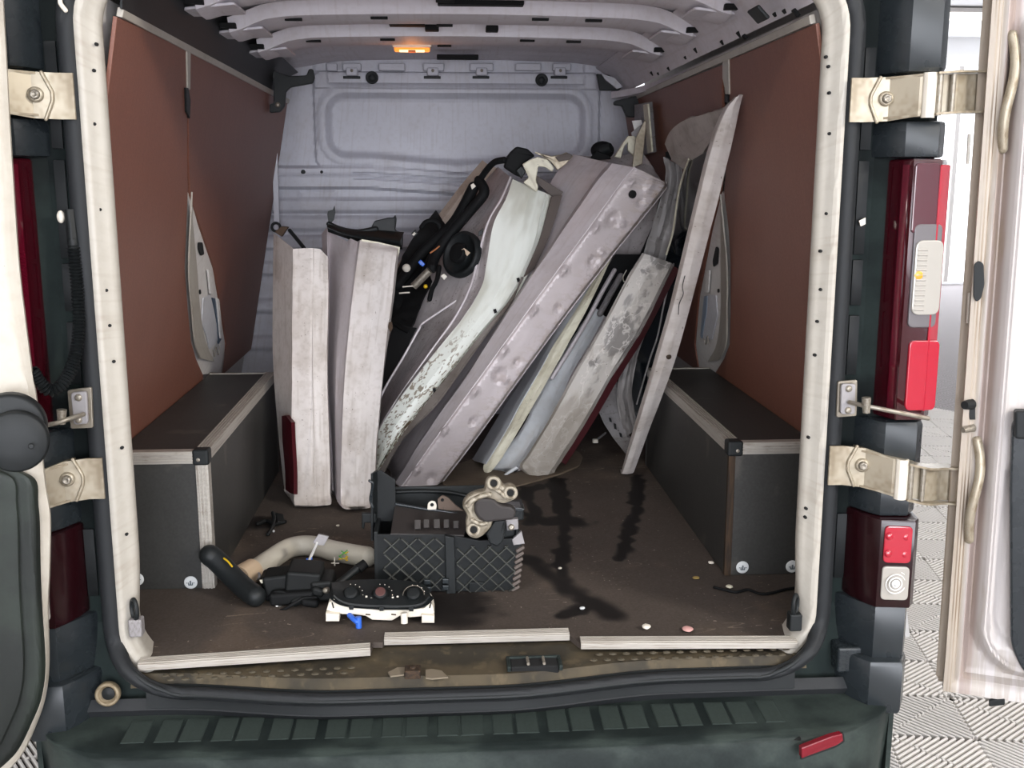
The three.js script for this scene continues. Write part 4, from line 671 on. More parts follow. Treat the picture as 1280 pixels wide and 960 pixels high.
// the rear doors, both swung wide open
{
  const O = V(0.944, 0, 0.455), D = V(0.915, 0, 0.403), Nn = V(-0.403, 0, 0.915), Q = (s, y, h) => O.clone().addScaledVector(D, s).addScaledVector(Nn, h).add(V(-0.012 * clamp(y, 0, 1.4), y, 0));
  const Y0 = -0.078, Y1 = 1.31;
  const rbx = (x, y, x0, x1, y0, y1, r) => { const qx = Math.abs(x - (x0 + x1) / 2) - (x1 - x0) / 2 + r, qy = Math.abs(y - (y0 + y1) / 2) - (y1 - y0) / 2 + r; return Math.hypot(Math.max(qx, 0), Math.max(qy, 0)) + Math.min(Math.max(qx, qy), 0) - r; };
  const shift = (y) => -0.026 + 0.028 * sstep(0.35, 1.3, y) * 0 + 0.026 * sstep(0.9, 0.0, y) * 0;
  const height = (s, y) => {
    let h = 0; const e = rbx(s, y, 0.0, 0.78, Y0, Y1, 0.02), inr = rbx(s, y, 0.052, 0.73, Y0 + 0.055, Y1 - 0.04, 0.10), pan = rbx(s, y, 0.078, 0.70, Y0 + 0.10, Y1 - 0.07, 0.09);
    h += 0.004 * sstep(-0.014, -0.010, e) - 0.003 * sstep(-0.017, -0.02, e) + 0.003 * sstep(-0.022, -0.026, e);
    h -= 0.020 * sstep(-0.028, -0.042, e); h += 0.034 * sstep(0.016, -0.016, inr); h -= 0.004 * sstep(0.004, 0.0, Math.abs(inr + 0.018));
    h -= 0.010 * sstep(0.006, -0.008, pan);
    for (const r of [[0.098, 0.30, 0.46, 0.72, 0.02], [0.085, 0.118, 0.04, 0.40, 0.012]]) h -= 0.007 * sstep(0.006, -0.006, rbx(s, y, ...r));
    return h;
  };
  const dr = part('rear_door', surf(150, 180, (u, v) => { const s = 0.78 * u ** 1.6, y = lerp(Y1, Y0, v); return Q(s, y, height(s, y)); }, 0.035, { crease: 0.7, uv: (u, v) => [u ** 1.6, v] }), std(0xc6c3c2, { map: doorTex, roughness: 0.4 }), van, 'right rear door swung open showing its white inner pressing');
  const q = (px, py) => { const d = FW.clone().multiplyScalar(FOCAL).addScaledVector(RT, px - 640).addScaledVector(UP, 480 - py); return EYE.clone().addScaledVector(d, (O.dot(Nn) - EYE.dot(Nn)) / d.dot(Nn)); };
  const on = (list, lift, th, bev = 0.002, round = 0) => slab(list.map(([x, y]) => q(x, y).addScaledVector(Nn, lift)), th, bev, [], round);
  part('door_trim', on([[1264, 520], [1320, 520], [1320, 850], [1295, 850], [1275, 830], [1262, 800], [1261, 600]], 0.024, 0.02, 0.004, 0.02), M.trim, dr, 'black trim panel on the door');
  part('trim_latch', on([[1266, 509], [1320, 509], [1320, 545], [1266, 543]], 0.040, 0.03, 0.004, 0.006), M.black, dr);
  part('ply_panel', on([[1276, 200], [1330, 200], [1330, 345], [1282, 335], [1275, 310]], 0.008, 0.006, 0.001, 0.01), M.ply, dr, 'brown ply panel on the door');
  part('access_slot', on([[1217, 330], [1223, 325], [1229, 329], [1230, 355], [1226, 372], [1220, 377], [1216, 370]], 0.014, 0.02, 0.001, 0.006), M.black, dr);
  const bu = q(1214, 505).addScaledVector(Nn, 0.002);
  part('door_buffer', rod(bu, q(1205, 504).addScaledVector(Nn, 0.02), 0.011, 0.008), M.black, dr);
  part('door_catch', on([[1209, 509], [1219, 509], [1219, 524], [1212, 524], [1209, 515]], 0.006, 0.014, 0.002), M.black, dr);
  part('door_stud', rod(q(1216, 535), q(1203, 535).addScaledVector(Nn, 0.02), 0.008, 0.005), M.steel, dr);
  part('edge_plug', on([[1236, 874], [1256, 872], [1256, 880], [1236, 882]], 0.006, 0.01, 0.002, 0.003), M.black, dr);
  for (const py of [185, 385, 580]) part('seam_bead', rod(q(1212, py - 18).addScaledVector(Nn, -0.014), q(1210, py + 20).addScaledVector(Nn, -0.014), 0.003), M.frame, dr);
  // left door: only its hinge-side edge and a strip of its inner face come into the picture
  const E = [[5, -30], [5, 0], [9, 70], [12, 130], [18, 230], [25, 330], [33, 400], [42, 470], [47, 500], [57, 600], [62, 630], [64, 655], [63, 712], [61, 760], [62, 830], [57, 872], [46, 905], [30, 940], [12, 962], [-10, 985]];
  const I = [[-3, -30], [-3, 0], [-2, 70], [1, 130], [5, 230], [10, 330], [20, 400], [32, 470], [37, 500], [46, 600], [49, 630], [51, 655], [52, 712], [54, 760], [58, 830], [53, 872], [41, 903], [24, 937], [4, 958], [-20, 975]];
  const ld = part('rear_door', sheet(E.map((p, i) => [[I[i][0] - 130, I[i][1] + (i > 14 ? (i - 14) * 8 : 0), 0.56], [I[i][0] - 22, I[i][1], 0.525], [I[i][0], I[i][1], 0.515], [p[0] - 1.5, p[1], 0.505], [p[0], p[1], 0.485]]), { nu: 16, nv: 90, thick: 0.03 }), std(0xb8b2a6, { map: G1, roughness: 0.4 }), van, 'left rear door swung open, its white hinge edge in view');
  const T = I.map((p, i) => i < 9 ? null : [p[0] - 1, p[1]]).filter(Boolean);
  part('door_trim', sheet([[20, 585], ...T].map(([x, y]) => [[x - 110, y, 0.572], [x - 34, y, 0.562], [x - 26, y + 1, 0.549], [x - 8, y, 0.545], [x, y, 0.528]]), { nu: 20, nv: 60, smoothU: true, thick: 0.01 }), std(0x5e6a60, { map: dusty, roughness: 0.6 }), ld, 'dark trim panel on the left door');
  const c1 = at(12, 535, { z: 0.60 }), c2 = at(20, 552, { z: 0.625 }), ax = V(0.28, 0.05, 0.96);
  part('round_cover', disc(c1, ax, [[0.058, -0.03], [0.058, 0.0], [0.052, 0.006], [0, 0.008]], 36).scale(1, 1, 1), M.black, ld);
  part('round_cover', disc(c2, ax, [[0.050, -0.03], [0.052, 0.0], [0.047, 0.008], [0.02, 0.011], [0, 0.011]], 36), M.black, ld, 'round black lock cover');
  part('cover_screw', disc(at(39, 558, { z: 0.637 }), ax, [[0.005, 0], [0.004, 0.003], [0, 0.002]], 12), M.black, ld);
}
// fixings in the load bay: lashing rings at the rear corners
for (const s of [-1, 1]) {
  const p = s < 0 ? at(168, 762, { z: 0.385 }) : at(994, 756, { z: 0.385 });
  const lr = part('lashing_ring', new THREE.TorusGeometry(0.021, 0.0045, 10, 26).scale(0.6, 1, 1).rotateY(s * 0.9).translate(p.x, p.y, p.z), M.black, van, (s < 0 ? 'left' : 'right') + ' black lashing ring');
  part('ring_foot', box(p.x - 0.012, p.x + 0.014, p.y - 0.055, p.y - 0.018, p.z - 0.016, p.z + 0.01, 0.004), s < 0 ? M.grayMetal : M.black, lr);
}
// the body outside the picture, so that the van is whole from a step aside
part('body_side', slab([V(0.925, -0.08, 0.2), V(0.885, 1.30, 0.2), V(0.80, 1.42, 0.2), V(0.80, 1.42, -2.2), V(0.925, -0.08, -2.2)], 0.02), M.paint, van);
part('body_side', slab([V(-0.939, -0.08, 0.2), V(-0.899, 1.30, 0.2), V(-0.814, 1.42, 0.2), V(-0.814, 1.42, -2.2), V(-0.939, -0.08, -2.2)], 0.02), M.paint, van);
part('roof_shell', box(-0.83, 0.82, 1.425, 1.45, -2.2, 0.36, 0.01), M.paint, van);
part('header', box(-0.86, 0.846, 1.36, 1.44, 0.30, 0.375, 0.01), M.paint, van);
part('underbody', box(-0.86, 0.86, -0.30, -0.10, -2.1, 0.38, 0.01), M.blackMatt, van);
part('wheel', disc(V(0.75, GROUND + 0.27, -0.75), V(1, 0, 0), [[0.0, 0.1], [0.2, 0.1], [0.22, 0.12], [0.25, 0.12], [0.27, 0.09], [0.27, -0.08], [0.25, -0.1], [0, -0.1]], 40), M.rubber, van);
part('wheel', disc(V(-0.764, GROUND + 0.27, -0.75), V(-1, 0, 0), [[0.0, 0.1], [0.2, 0.1], [0.22, 0.12], [0.25, 0.12], [0.27, 0.09], [0.27, -0.08], [0.25, -0.1], [0, -0.1]], 40), M.rubber, van);

// ---------------------------------------------------------------- wheel arch boxes of dark film-faced ply with aluminium edges
for (const s of [-1, 1]) {
  const L = 1.01, H = 0.33, xi = 0.61, xo = (y) => wallX(y) - 0.004, where = s < 0 ? 'left' : 'right';
  const b = thing('wheel_arch_box', s < 0 ? 'dark brown wheel arch box on the left with aluminium strips on all its edges' : 'dark brown wheel arch box on the right whose upright front edge shows bare rusty wood', 'box', V(s * 0.7, 0, -L / 2));
  const uvz = (g, k = 1.2) => { const p = g.attributes.position, n = g.attributes.normal, uv = g.attributes.uv; for (let i = 0; i < p.count; i++) { const ax = Math.abs(n.getX(i)), ay = Math.abs(n.getY(i)); if (ay > 0.7) uv.setXY(i, p.getX(i) * k, p.getZ(i) * k); else if (ax > 0.7) uv.setXY(i, p.getZ(i) * k, p.getY(i) * k); else uv.setXY(i, p.getX(i) * k, p.getY(i) * k); } return g; };
  const B = (x0, x1, y0, y1, z0, z1, r) => box(Math.min(s * x0, s * x1), Math.max(s * x0, s * x1), y0, y1, z0, z1, r);
  part('top_panel', uvz(slab([V(s * xi, H, 0), V(s * xo(H), H, 0), V(s * xo(H), H, -L), V(s * xi, H, -L)], 0.012)), M.phenolic, b);
  part('side_panel', uvz(B(xi + 0.001, xi + 0.012, 0.001, H - 0.012, -L, -0.012, 0)), M.phenolic, b);
  part('end_panel', uvz(slab([V(s * xi, 0.001, -0.001), V(s * xo(0), 0.001, -0.001), V(s * xo(H), H - 0.012, -0.001), V(s * xi, H - 0.012, -0.001)], 0.011)), M.phenolic, b);
  part('back_panel', slab([V(s * xi, 0.001, -L), V(s * xo(0), 0.001, -L), V(s * xo(H), H - 0.012, -L), V(s * xi, H - 0.012, -L)], 0.011), M.phenolic, b);
  const strip = (name, gs, m, label) => part(name, merge(gs), m, b, label);
  // grooved strips: two legs and three fine ridges
  const gz = [B(xi - 0.003, xi + 0.028, H, H + 0.003, -L, -0.02, 0.001), B(xi - 0.003, xi, H - 0.024, H + 0.002, -L, -0.02, 0.001)]; for (const k of [0.004, 0.011, 0.018, 0.025]) gz.push(B(xi + k, xi + k + 0.003, H + 0.003, H + 0.005, -L, -0.02, 0.0005));
  strip('edge_strip', gz, M.alu);
  const gx = [B(xi + 0.02, xo(H), H - 0.026, H + 0.002, -0.001, 0.003, 0.001), B(xi + 0.02, xo(H), H, H + 0.003, -0.024, 0.001, 0.001)]; for (const k of [0.004, 0.011, 0.018]) gx.push(B(xi + 0.02, xo(H), H - 0.024 + k, H - 0.021 + k, 0.003, 0.005, 0.0005));
  strip('edge_strip', gx, M.alu);
  strip('edge_strip', [B(xi, xo(H), H, H + 0.003, -L - 0.003, -L + 0.01, 0.001)], M.alu);
  if (s < 0) { const gy = [B(xi - 0.003, xi + 0.026, 0.001, H - 0.028, -0.001, 0.003, 0.001), B(xi - 0.003, xi, 0.001, H - 0.028, -0.026, 0.002, 0.001)]; for (const k of [0.002, 0.010, 0.018]) gy.push(B(xi + k, xi + k + 0.003, 0.001, H - 0.03, 0.003, 0.005, 0.0005)); strip('edge_strip', gy, M.alu); }
  else strip('bare_edge', [B(xi - 0.001, xi + 0.015, 0.001, H - 0.028, -0.012, 0.002, 0.001)], M.rust, 'bare rusty wood edge where the strip is missing');
  const cc = part('corner_cap', B(xi - 0.006, xi + 0.032, H - 0.030, H + 0.007, -0.030, 0.007, 0.006), M.black, b, 'black plastic corner cap');
  part('cap_screw', disc(V(s * (xi + 0.018), H - 0.016, 0.007), V(0, 0, 1), [[0.0045, 0], [0.004, 0.0015], [0, 0.0015]], 14), M.steel, cc);
  // round white caps over the fixing holes
  for (const [px, py] of s < 0 ? [[238.5, 728], [171.5, 724]] : [[928, 709], [990, 708]]) {
    const c = at(px, py, { z: 0.001 }), st = part('fixing_cap', disc(c, V(0, 0, 1), [[0.0155, 0], [0.015, 0.002], [0.012, 0.003], [0, 0.003]], 26), M.sticker, b, 'round white fixing cap');
    for (const [dx, dy, w, h] of [[0, 0, 0.0035, 0.011], [-0.0045, -0.002, 0.0022, 0.006], [0.0045, -0.002, 0.0022, 0.006], [0, -0.005, 0.010, 0.0022], [-0.008, 0, 0.002, 0.002], [0.008, 0, 0.002, 0.002]]) part('cap_slot', box(c.x + dx - w / 2, c.x + dx + w / 2, c.y + dy - h / 2, c.y + dy + h / 2, c.z + 0.003, c.z + 0.0042, 0), std(0x5a6268), st);
  }
}

// ---------------------------------------------------------------- scrap body panels leaning in the load bay
const base = (px, py) => at(px, py, { y: 0 });
const depth = (rows, z0, z1) => rows.map((r, i) => r.map(([x, y, dz]) => [x, y, lerp(z0, z1, i / (rows.length - 1)) + (dz ?? 0)]));
{
  // 1: leftmost white panel with a red lamp strip
  const o = thing('body_panel', 'leftmost upright white body panel with a dark red lamp strip low on its edge', 'car panel', base(385, 634));
  const rows = depth([[[342, 292, -0.16], [350, 298, -0.10], [366, 311, 0], [388, 310, 0.006], [400, 311, 0], [410, 321, -0.01], [411, 330, -0.07]], [[341, 365, -0.16], [350, 365, -0.10], [366, 365, 0], [388, 365, 0.006], [400, 365, 0], [410, 365, -0.01], [411, 368, -0.07]], [[341, 440, -0.16], [350, 440, -0.10], [365, 440, 0], [387, 440, 0.006], [399, 440, 0], [409, 440, -0.01], [410, 442, -0.07]], [[346, 520, -0.16], [354, 525, -0.10], [365, 520, 0], [388, 520, 0.006], [400, 520, 0], [410, 520, -0.01], [411, 520, -0.07]], [[354, 600, -0.15], [360, 612, -0.09], [367, 612, 0], [390, 612, 0.006], [402, 611, 0], [413, 610, -0.01], [414, 608, -0.07]], [[357, 615, -0.15], [362, 625, -0.09], [369, 637, 0], [392, 637, 0.006], [404, 635, 0], [414, 630, -0.01], [415, 624, -0.07]]], -0.80, -0.60);
  part('outer_skin', sheet(rows, { nu: 36, nv: 60, thick: 0.003, wave: 0.004, crease: 0.3 }), M.dirtyWhite, o);
  part('fold_line', tubePx([[392, 311, -0.793], [392, 365, -0.757], [391, 440, -0.713], [392, 520, -0.665], [394, 610, -0.602]], 0.0015, { seg: 30, rad: 6 }), M.dirtyWhite, o);
  part('lamp_strip', sheet([[[352, 520, -0.725], [357, 519, -0.69], [364, 528, -0.655]], [[353, 550, -0.71], [358, 550, -0.675], [365, 552, -0.645]], [[356, 585, -0.69], [361, 588, -0.655], [367, 590, -0.625]], [[357, 612, -0.68], [362, 616, -0.64], [367, 618, -0.61]]], { nu: 6, nv: 20, thick: 0.012 }), std(0x3d0c14, { roughness: 0.2 }), o, 'dark red lamp strip');
  part('inner_clip', slabPx([[343, 290], [352, 283], [360, 284], [352, 296]], -0.90, 0.03, 0.002), M.rust, o);
  part('inner_rib', tubePx([[362, 288, -0.92], [372, 300, -0.88], [380, 310, -0.84]], 0.006, { seg: 12 }), M.black, o);
}
{
  // 2: second white panel with black liner
  const o = thing('body_panel', 'second upright white body panel from the left with a black plastic liner behind its top', 'car panel', base(446, 640));
  const r = [[[402, 292, -0.10], [409, 284, -0.06], [413, 290, -0.075], [434, 302, -0.045], [438, 298, -0.03], [447, 302, 0.0], [450, 300, 0.012], [474, 304, 0.02], [498, 309, 0.0], [500, 315, -0.06]], [[403, 320, -0.10], [409, 318, -0.06], [412, 318, -0.08], [431, 322, -0.05], [436, 322, -0.03], [445, 323, 0.0], [447, 322, 0.012], [471, 323, 0.02], [495, 324, 0.0], [497, 327, -0.06]], [[404, 385, -0.10], [409, 385, -0.06], [411, 385, -0.08], [426, 385, -0.05], [430, 385, -0.03], [437, 385, 0.0], [439, 385, 0.012], [464, 386, 0.02], [488, 388, 0.0], [490, 390, -0.06]], [[404, 470, -0.09], [408, 470, -0.05], [410, 470, -0.07], [420, 470, -0.04], [423, 470, -0.03], [430, 470, 0.0], [431, 470, 0.012], [454, 472, 0.02], [478, 474, 0.0], [479, 476, -0.06]], [[410, 560, -0.08], [413, 560, -0.05], [415, 560, -0.06], [420, 560, -0.04], [421, 560, -0.03], [426, 560, 0.0], [427, 560, 0.012], [449, 562, 0.02], [470, 562, 0.0], [471, 563, -0.06]], [[413, 612, -0.07], [415, 614, -0.05], [417, 615, -0.05], [421, 617, -0.03], [422, 618, -0.02], [424, 622, 0.0], [426, 623, 0.012], [447, 628, 0.02], [467, 618, 0.0], [468, 616, -0.05]], [[417, 620, -0.06], [418, 622, -0.05], [420, 624, -0.04], [422, 626, -0.03], [424, 628, -0.02], [427, 632, 0.0], [429, 634, 0.008], [447, 641, 0.012], [462, 636, 0.0], [464, 630, -0.04]]];
  part('inner_face', sheet(depth(r, -0.85, -0.57).map((q) => q.slice(0, 7).map((p, k) => k < 3 ? [p[0], p[1], p[2] - 0.09] : p)), { nu: 36, nv: 60, thick: 0.003, crease: 0.35 }), M.silver, o, 'silver grey inner face turned to the left');
  part('outer_skin', sheet(depth(r, -0.85, -0.57).map((q) => q.slice(6)), { nu: 24, nv: 70, thick: 0.003, wave: 0.005, crease: 0.35, bumps: [[440, 595, 10, 14, 0.006], [446, 575, 12, 9, 0.005], [430, 618, 8, 6, -0.006], [448, 605, 20, 8, -0.006], [450, 530, 20, 10, 0.003]] }), M.dirtyWhite, o);
  part('crack', slabPx([[486, 403], [490, 402], [491, 410], [488, 416], [485, 408]], -0.735, 0.003), M.rust, o);
  part('top_flange', sheet([[[452, 299, -0.836], [475, 303, -0.83], [500, 309, -0.85]], [[450, 311, -0.832], [474, 316, -0.826], [497, 323, -0.85]]], { nu: 12, nv: 4, thick: 0.004 }), M.creamWhite, o);
  part('plastic_liner', sheet([[[409, 280, -0.92], [440, 286, -0.93], [478, 288, -0.94], [505, 290, -0.95]], [[409, 284, -0.90], [430, 292, -0.90], [455, 297, -0.90], [500, 302, -0.90]], [[410, 290, -0.91], [430, 297, -0.92], [455, 305, -0.93], [503, 312, -0.94]]], { nu: 18, nv: 10, smoothU: true, thick: 0.004 }), M.plastic, o, 'black plastic wheel arch liner');
  part('liner_ridge', slabPx([[460, 292], [468, 276], [485, 272], [492, 272], [494, 268], [496, 274], [494, 288], [504, 291], [503, 310], [470, 304]], -0.945, 0.012, 0.003, 0.006), M.plastic, o);
  part('liner_spike', slabPx([[409, 268], [410, 264], [416, 262], [418, 257], [419, 266], [417, 275], [411, 282]], -0.93, 0.008, 0.001), M.black, o);
  part('liner_arm', tubePx([[411, 280, -0.93], [425, 286, -0.925], [445, 290, -0.93], [470, 286, -0.94]], 0.008, { seg: 20, rad: 8 }), M.black, o);
}
{
  // 3: car door showing its inside: mud-splashed white shut face, loudspeaker, wiring
  const o = thing('car_door', 'leaning car door with a mud-splashed white shut face, loudspeaker and black wiring loom', 'car door', base(468, 598));
  const Lp = [[641, 224], [633, 248], [617, 280], [608, 331], [602, 358], [582, 393], [541, 444], [494, 506], [471, 545], [466, 585]], Rp = [[688, 244], [682, 272], [675, 308], [657, 348], [636, 381], [606, 415], [569, 462], [533, 506], [500, 545], [472, 588]];
  const z = (i) => lerp(-1.09, -0.82, i / 9);
  part('shut_face', sheet(Lp.map((l, i) => { const r = Rp[i], m = [lerp(l[0], r[0], 0.5), lerp(l[1], r[1], 0.5)], e = [lerp(l[0], r[0], 0.86), lerp(l[1], r[1], 0.86)]; return [[l[0], l[1], z(i) - 0.01], [m[0], m[1], z(i) + 0.012], [e[0], e[1], z(i) + 0.004], [(e[0] + r[0]) / 2, (e[1] + r[1]) / 2, z(i) - 0.006], [r[0], r[1], z(i) + 0.004]]; }), { nu: 24, nv: 90, thick: 0.003, wave: 0.006, uv: (u, v) => [u, v], crease: 0.4 }), M.mud, o, 'white shut face speckled with mud');
  const Far = [[622, 208], [594, 240], [558, 286], [520, 330], [497, 372], [487, 420], [480, 470], [471, 522], [466, 556], [463, 588]];
  part('inner_panel', sheet(Lp.map((l, i) => { const f = Far[i], k = (t) => [lerp(l[0], f[0], t), lerp(l[1], f[1], t)]; return [[...l, z(i) - 0.01], [...k(0.10), z(i) - 0.045], [...k(0.16), z(i) - 0.06], [...k(0.55), z(i) - 0.20], [...k(1), z(i) - 0.36]]; }), { nu: 28, nv: 90, thick: 0.003, wave: 0.012, crease: 0.5 }), M.innerGray, o, 'grey inner panel of the door');
  part('bead', tubePx(Lp.map((l, i) => [lerp(l[0], Far[i][0], 0.14) , lerp(l[1], Far[i][1], 0.14), z(i) - 0.045]), 0.004, { seg: 60, rad: 8 }), M.silver, o);
  part('edge_rail', sheet(Far.slice(0, 5).map(([x, y], i) => [[x - 1, y + 2, z(i) - 0.34], [x - 13, y - 3 + i, z(i) - 0.345], [x - 19, y - 8 + i, z(i) - 0.37]]), { nu: 6, nv: 30, thick: 0.006 }), std(0xa79a8e, { map: G2, roughness: 0.6 }), o, 'dusty frame rail of the door');
  part('inner_cavity', slabPx([[489, 404, -1.135], [523, 411, -1.07], [515, 425, -1.065], [500, 450, -1.04], [484, 476, -1.04], [477, 490, -1.05], [481, 455, -1.10], [484, 425, -1.12]], -1.05, 0.004), M.blackDeep, o, 'dark opening in the inner panel');
  part('inner_rib', tubePx([[570, 376, -1.05], [530, 403, -1.06], [524, 411, -1.055], [505, 445, -1.035], [484, 480, -1.02], [474, 500, -1.01]], 0.004, { seg: 50, rad: 8 }), M.silver, o);
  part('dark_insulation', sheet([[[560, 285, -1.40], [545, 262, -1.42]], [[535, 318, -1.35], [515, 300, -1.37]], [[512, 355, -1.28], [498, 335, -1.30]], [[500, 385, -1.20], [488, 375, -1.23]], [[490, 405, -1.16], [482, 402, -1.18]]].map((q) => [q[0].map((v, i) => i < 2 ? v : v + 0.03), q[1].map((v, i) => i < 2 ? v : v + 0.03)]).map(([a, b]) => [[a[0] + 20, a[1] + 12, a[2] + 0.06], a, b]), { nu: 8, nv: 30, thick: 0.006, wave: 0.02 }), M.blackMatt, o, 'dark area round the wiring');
  part('side_flange', sheet([[[690, 246, -1.030], [703, 244, -1.050]], [[682, 275, -1.010], [696, 268, -1.030]], [[672, 308, -0.980], [684, 302, -1.000]], [[656, 346, -0.955], [668, 336, -0.980]]], { nu: 3, nv: 20, thick: 0.006 }), M.brownRubber, o, 'dark brown rubber seal');
  part('seal_end', slabPx([[664, 215], [704, 240], [698, 250], [688, 244], [668, 226]], -1.10, 0.01, 0.002), M.brownRubber, o);
  part('outer_flange', sheet([[[652, 350, -0.98], [653.2, 346, -0.9749999999999999], [653.2, 347, -0.98]], [[633, 380, -0.95], [638.2, 378, -0.945], [639.5, 379, -0.95]], [[604, 414, -0.915], [610.8, 413, -0.9149999999999999], [612.5, 414, -0.92]], [[567, 461, -0.89], [575.4, 462, -0.875], [577.6, 463, -0.88]], [[531, 506, -0.86], [541.0, 508, -0.85], [543.8, 509, -0.855]], [[500, 547, -0.835], [503.6, 548, -0.825], [504.4, 549, -0.83]], [[472, 590, -0.81], [476.4, 596, -0.7999999999999999], [477.4, 597, -0.805]]], { nu: 8, nv: 40, thick: 0.004 }), std(0x6f6862, { map: G2, roughness: 0.6 }), o, 'grey underside flange');
  for (const [px, py] of [[619, 389], [543, 488], [648, 350]]) part('square_hole', slabPx([[px - 2.5, py - 2], [px + 1, py - 3], [px + 2.5, py + 1.5], [px - 1, py + 3]], px > 600 ? (px > 640 ? -0.985 : -0.945) : -0.88, 0.004), M.blackDeep, o);
  // loudspeaker
  const sc = at(577, 318, { z: -1.095 }), sn = V(-0.62, 0.28, 0.62).normalize();
  const sp = part('loudspeaker', disc(sc, sn, [[0.078, -0.01], [0.078, 0.006], [0.070, 0.012], [0.064, 0.010], [0.050, -0.004], [0.026, -0.012], [0.022, -0.004], [0.012, 0.0], [0, 0.0]], 40), M.black, o, 'round black loudspeaker');
  part('speaker_magnet', disc(sc.clone().addScaledVector(sn, 0.010), sn, [[0.034, 0], [0.033, 0.014], [0.028, 0.018], [0, 0.018]], 26), M.blackMatt, sp);
  part('speaker_label', slabPx([[577, 312], [580, 310], [588, 316], [584, 320]], -1.060, 0.003), M.tan, sp);
  part('speaker_tab', slabPx([[598, 290], [604, 285], [603, 293], [598, 296]], -1.070, 0.006, 0.001), M.black, sp);
  part('connector', slabPx([[551, 345], [555, 342], [559, 346], [555, 350]], -1.070, 0.008, 0.001), M.cream, sp);
  // wiring loom
  const wire = (l, r, m = M.blackMatt) => part('wiring_loom', tubePx(l, r, { seg: 50, rad: 8 }), m, o);
  wire([[630, 200, -1.100], [618, 203, -1.120], [608, 213, -1.150], [599, 226, -1.180], [592, 234, -1.190], [586, 244, -1.200], [581, 256, -1.210]], 0.011);
  wire([[599, 226, -1.180], [604, 234, -1.160], [605, 241, -1.150], [600, 249, -1.150], [580, 272, -1.170], [562, 294, -1.180], [545, 318, -1.160], [540, 335, -1.120]], 0.018);
  wire([[592, 234, -1.190], [580, 258, -1.210], [566, 280, -1.230], [545, 300, -1.250], [526, 318, -1.250], [508, 342, -1.220], [497, 356, -1.190]], 0.019);
  wire([[565, 290, -1.180], [552, 305, -1.190], [538, 325, -1.180], [530, 345, -1.140]], 0.014);
  wire([[549, 334, -1.100], [546, 350, -1.060], [540, 362, -1.030], [537, 374, -1.010]], 0.008);
  wire([[551, 288, -1.260], [548, 280, -1.260], [540, 276, -1.250], [532, 278, -1.240], [527, 284, -1.230]], 0.0085);
  part('connector', slabPx([[514, 292], [519, 287], [523, 292], [518, 297]], -1.220, 0.012, 0.002), M.black, o);
  part('connector_face', slabPx([[515, 293], [518, 290], [520, 292], [517, 295]], -1.205, 0.004), M.cream, o);
  part('loom_clip', slabPx([[588, 231], [592, 229], [595, 233], [590, 237]], -1.160, 0.012, 0.002), M.cream, o, 'white loom clip');
  part('loom_clip', new THREE.SphereGeometry(0.014, 12, 8).scale(1, 1, 0.7).translate(...at(508, 335, { z: -1.160 }).toArray()), M.cream, o);
  part('loom_plug', obox(at(527, 329, { z: -1.130 }), V(0.7, 0.7, 0), V(-0.7, 0.7, 0), V(0, 0, 1), 0.014, 0.022, 0.012), M.blue, o);
  part('motor_tube', rod(at(517, 358, { z: -1.100 }), at(537, 338, { z: -1.090 }), 0.013), M.steel, o, 'silver window motor tube');
  part('orange_wire', tubePx([[538, 316, -1.130], [544, 312, -1.125], [549, 308, -1.120]], 0.003, { seg: 10, rad: 6 }), M.orange, o);
  for (const [px, py] of [[505, 366], [509, 358]]) part('wire_end', rod(at(px - 6, py + 0.5, { z: -1.060 }), at(px + 7, py - 0.5, { z: -1.070 }), 0.0025), M.cream, o);
  part('yellow_plug', new THREE.SphereGeometry(0.007, 10, 8).translate(...at(532, 358, { z: -1.030 }).toArray()), M.yellow, o);
  // lock and hinge at its top end
  part('door_lock', slabPx([[634, 196], [638, 190], [646, 183], [660, 186], [669, 195], [655, 204], [652, 222], [645, 219], [630, 209]], -1.090, 0.05, 0.006, 0.006), M.blackMatt, o, 'black door lock');
  part('lock_plate', slabPx([[645, 213], [652, 207], [658, 214], [652, 224]], -1.065, 0.02, 0.003, 0.003), M.black, o);
  part('hinge_bracket', slabPx([[653, 205], [662, 200], [672, 196], [684, 199], [693, 210], [690, 215], [682, 209], [673, 208], [670, 225], [673, 234], [671, 240], [654, 228], [661, 222], [668, 206]].filter((_, i) => i !== 13), -1.040, 0.012, 0.003, 0.004), M.creamWhite, o, 'cream hinge bracket');
  part('hinge_leaf', slabPx([[668, 190], [690, 195], [702, 193], [708, 190], [717, 195], [707, 206], [697, 213], [688, 202]], -1.120, 0.012, 0.003, 0.004), M.hinge, o);
  part('hinge_leaf', slabPx([[694, 196], [710, 191], [716, 194], [712, 200], [699, 202]], -1.105, 0.012, 0.003, 0.004), M.brownRubber, o);
}
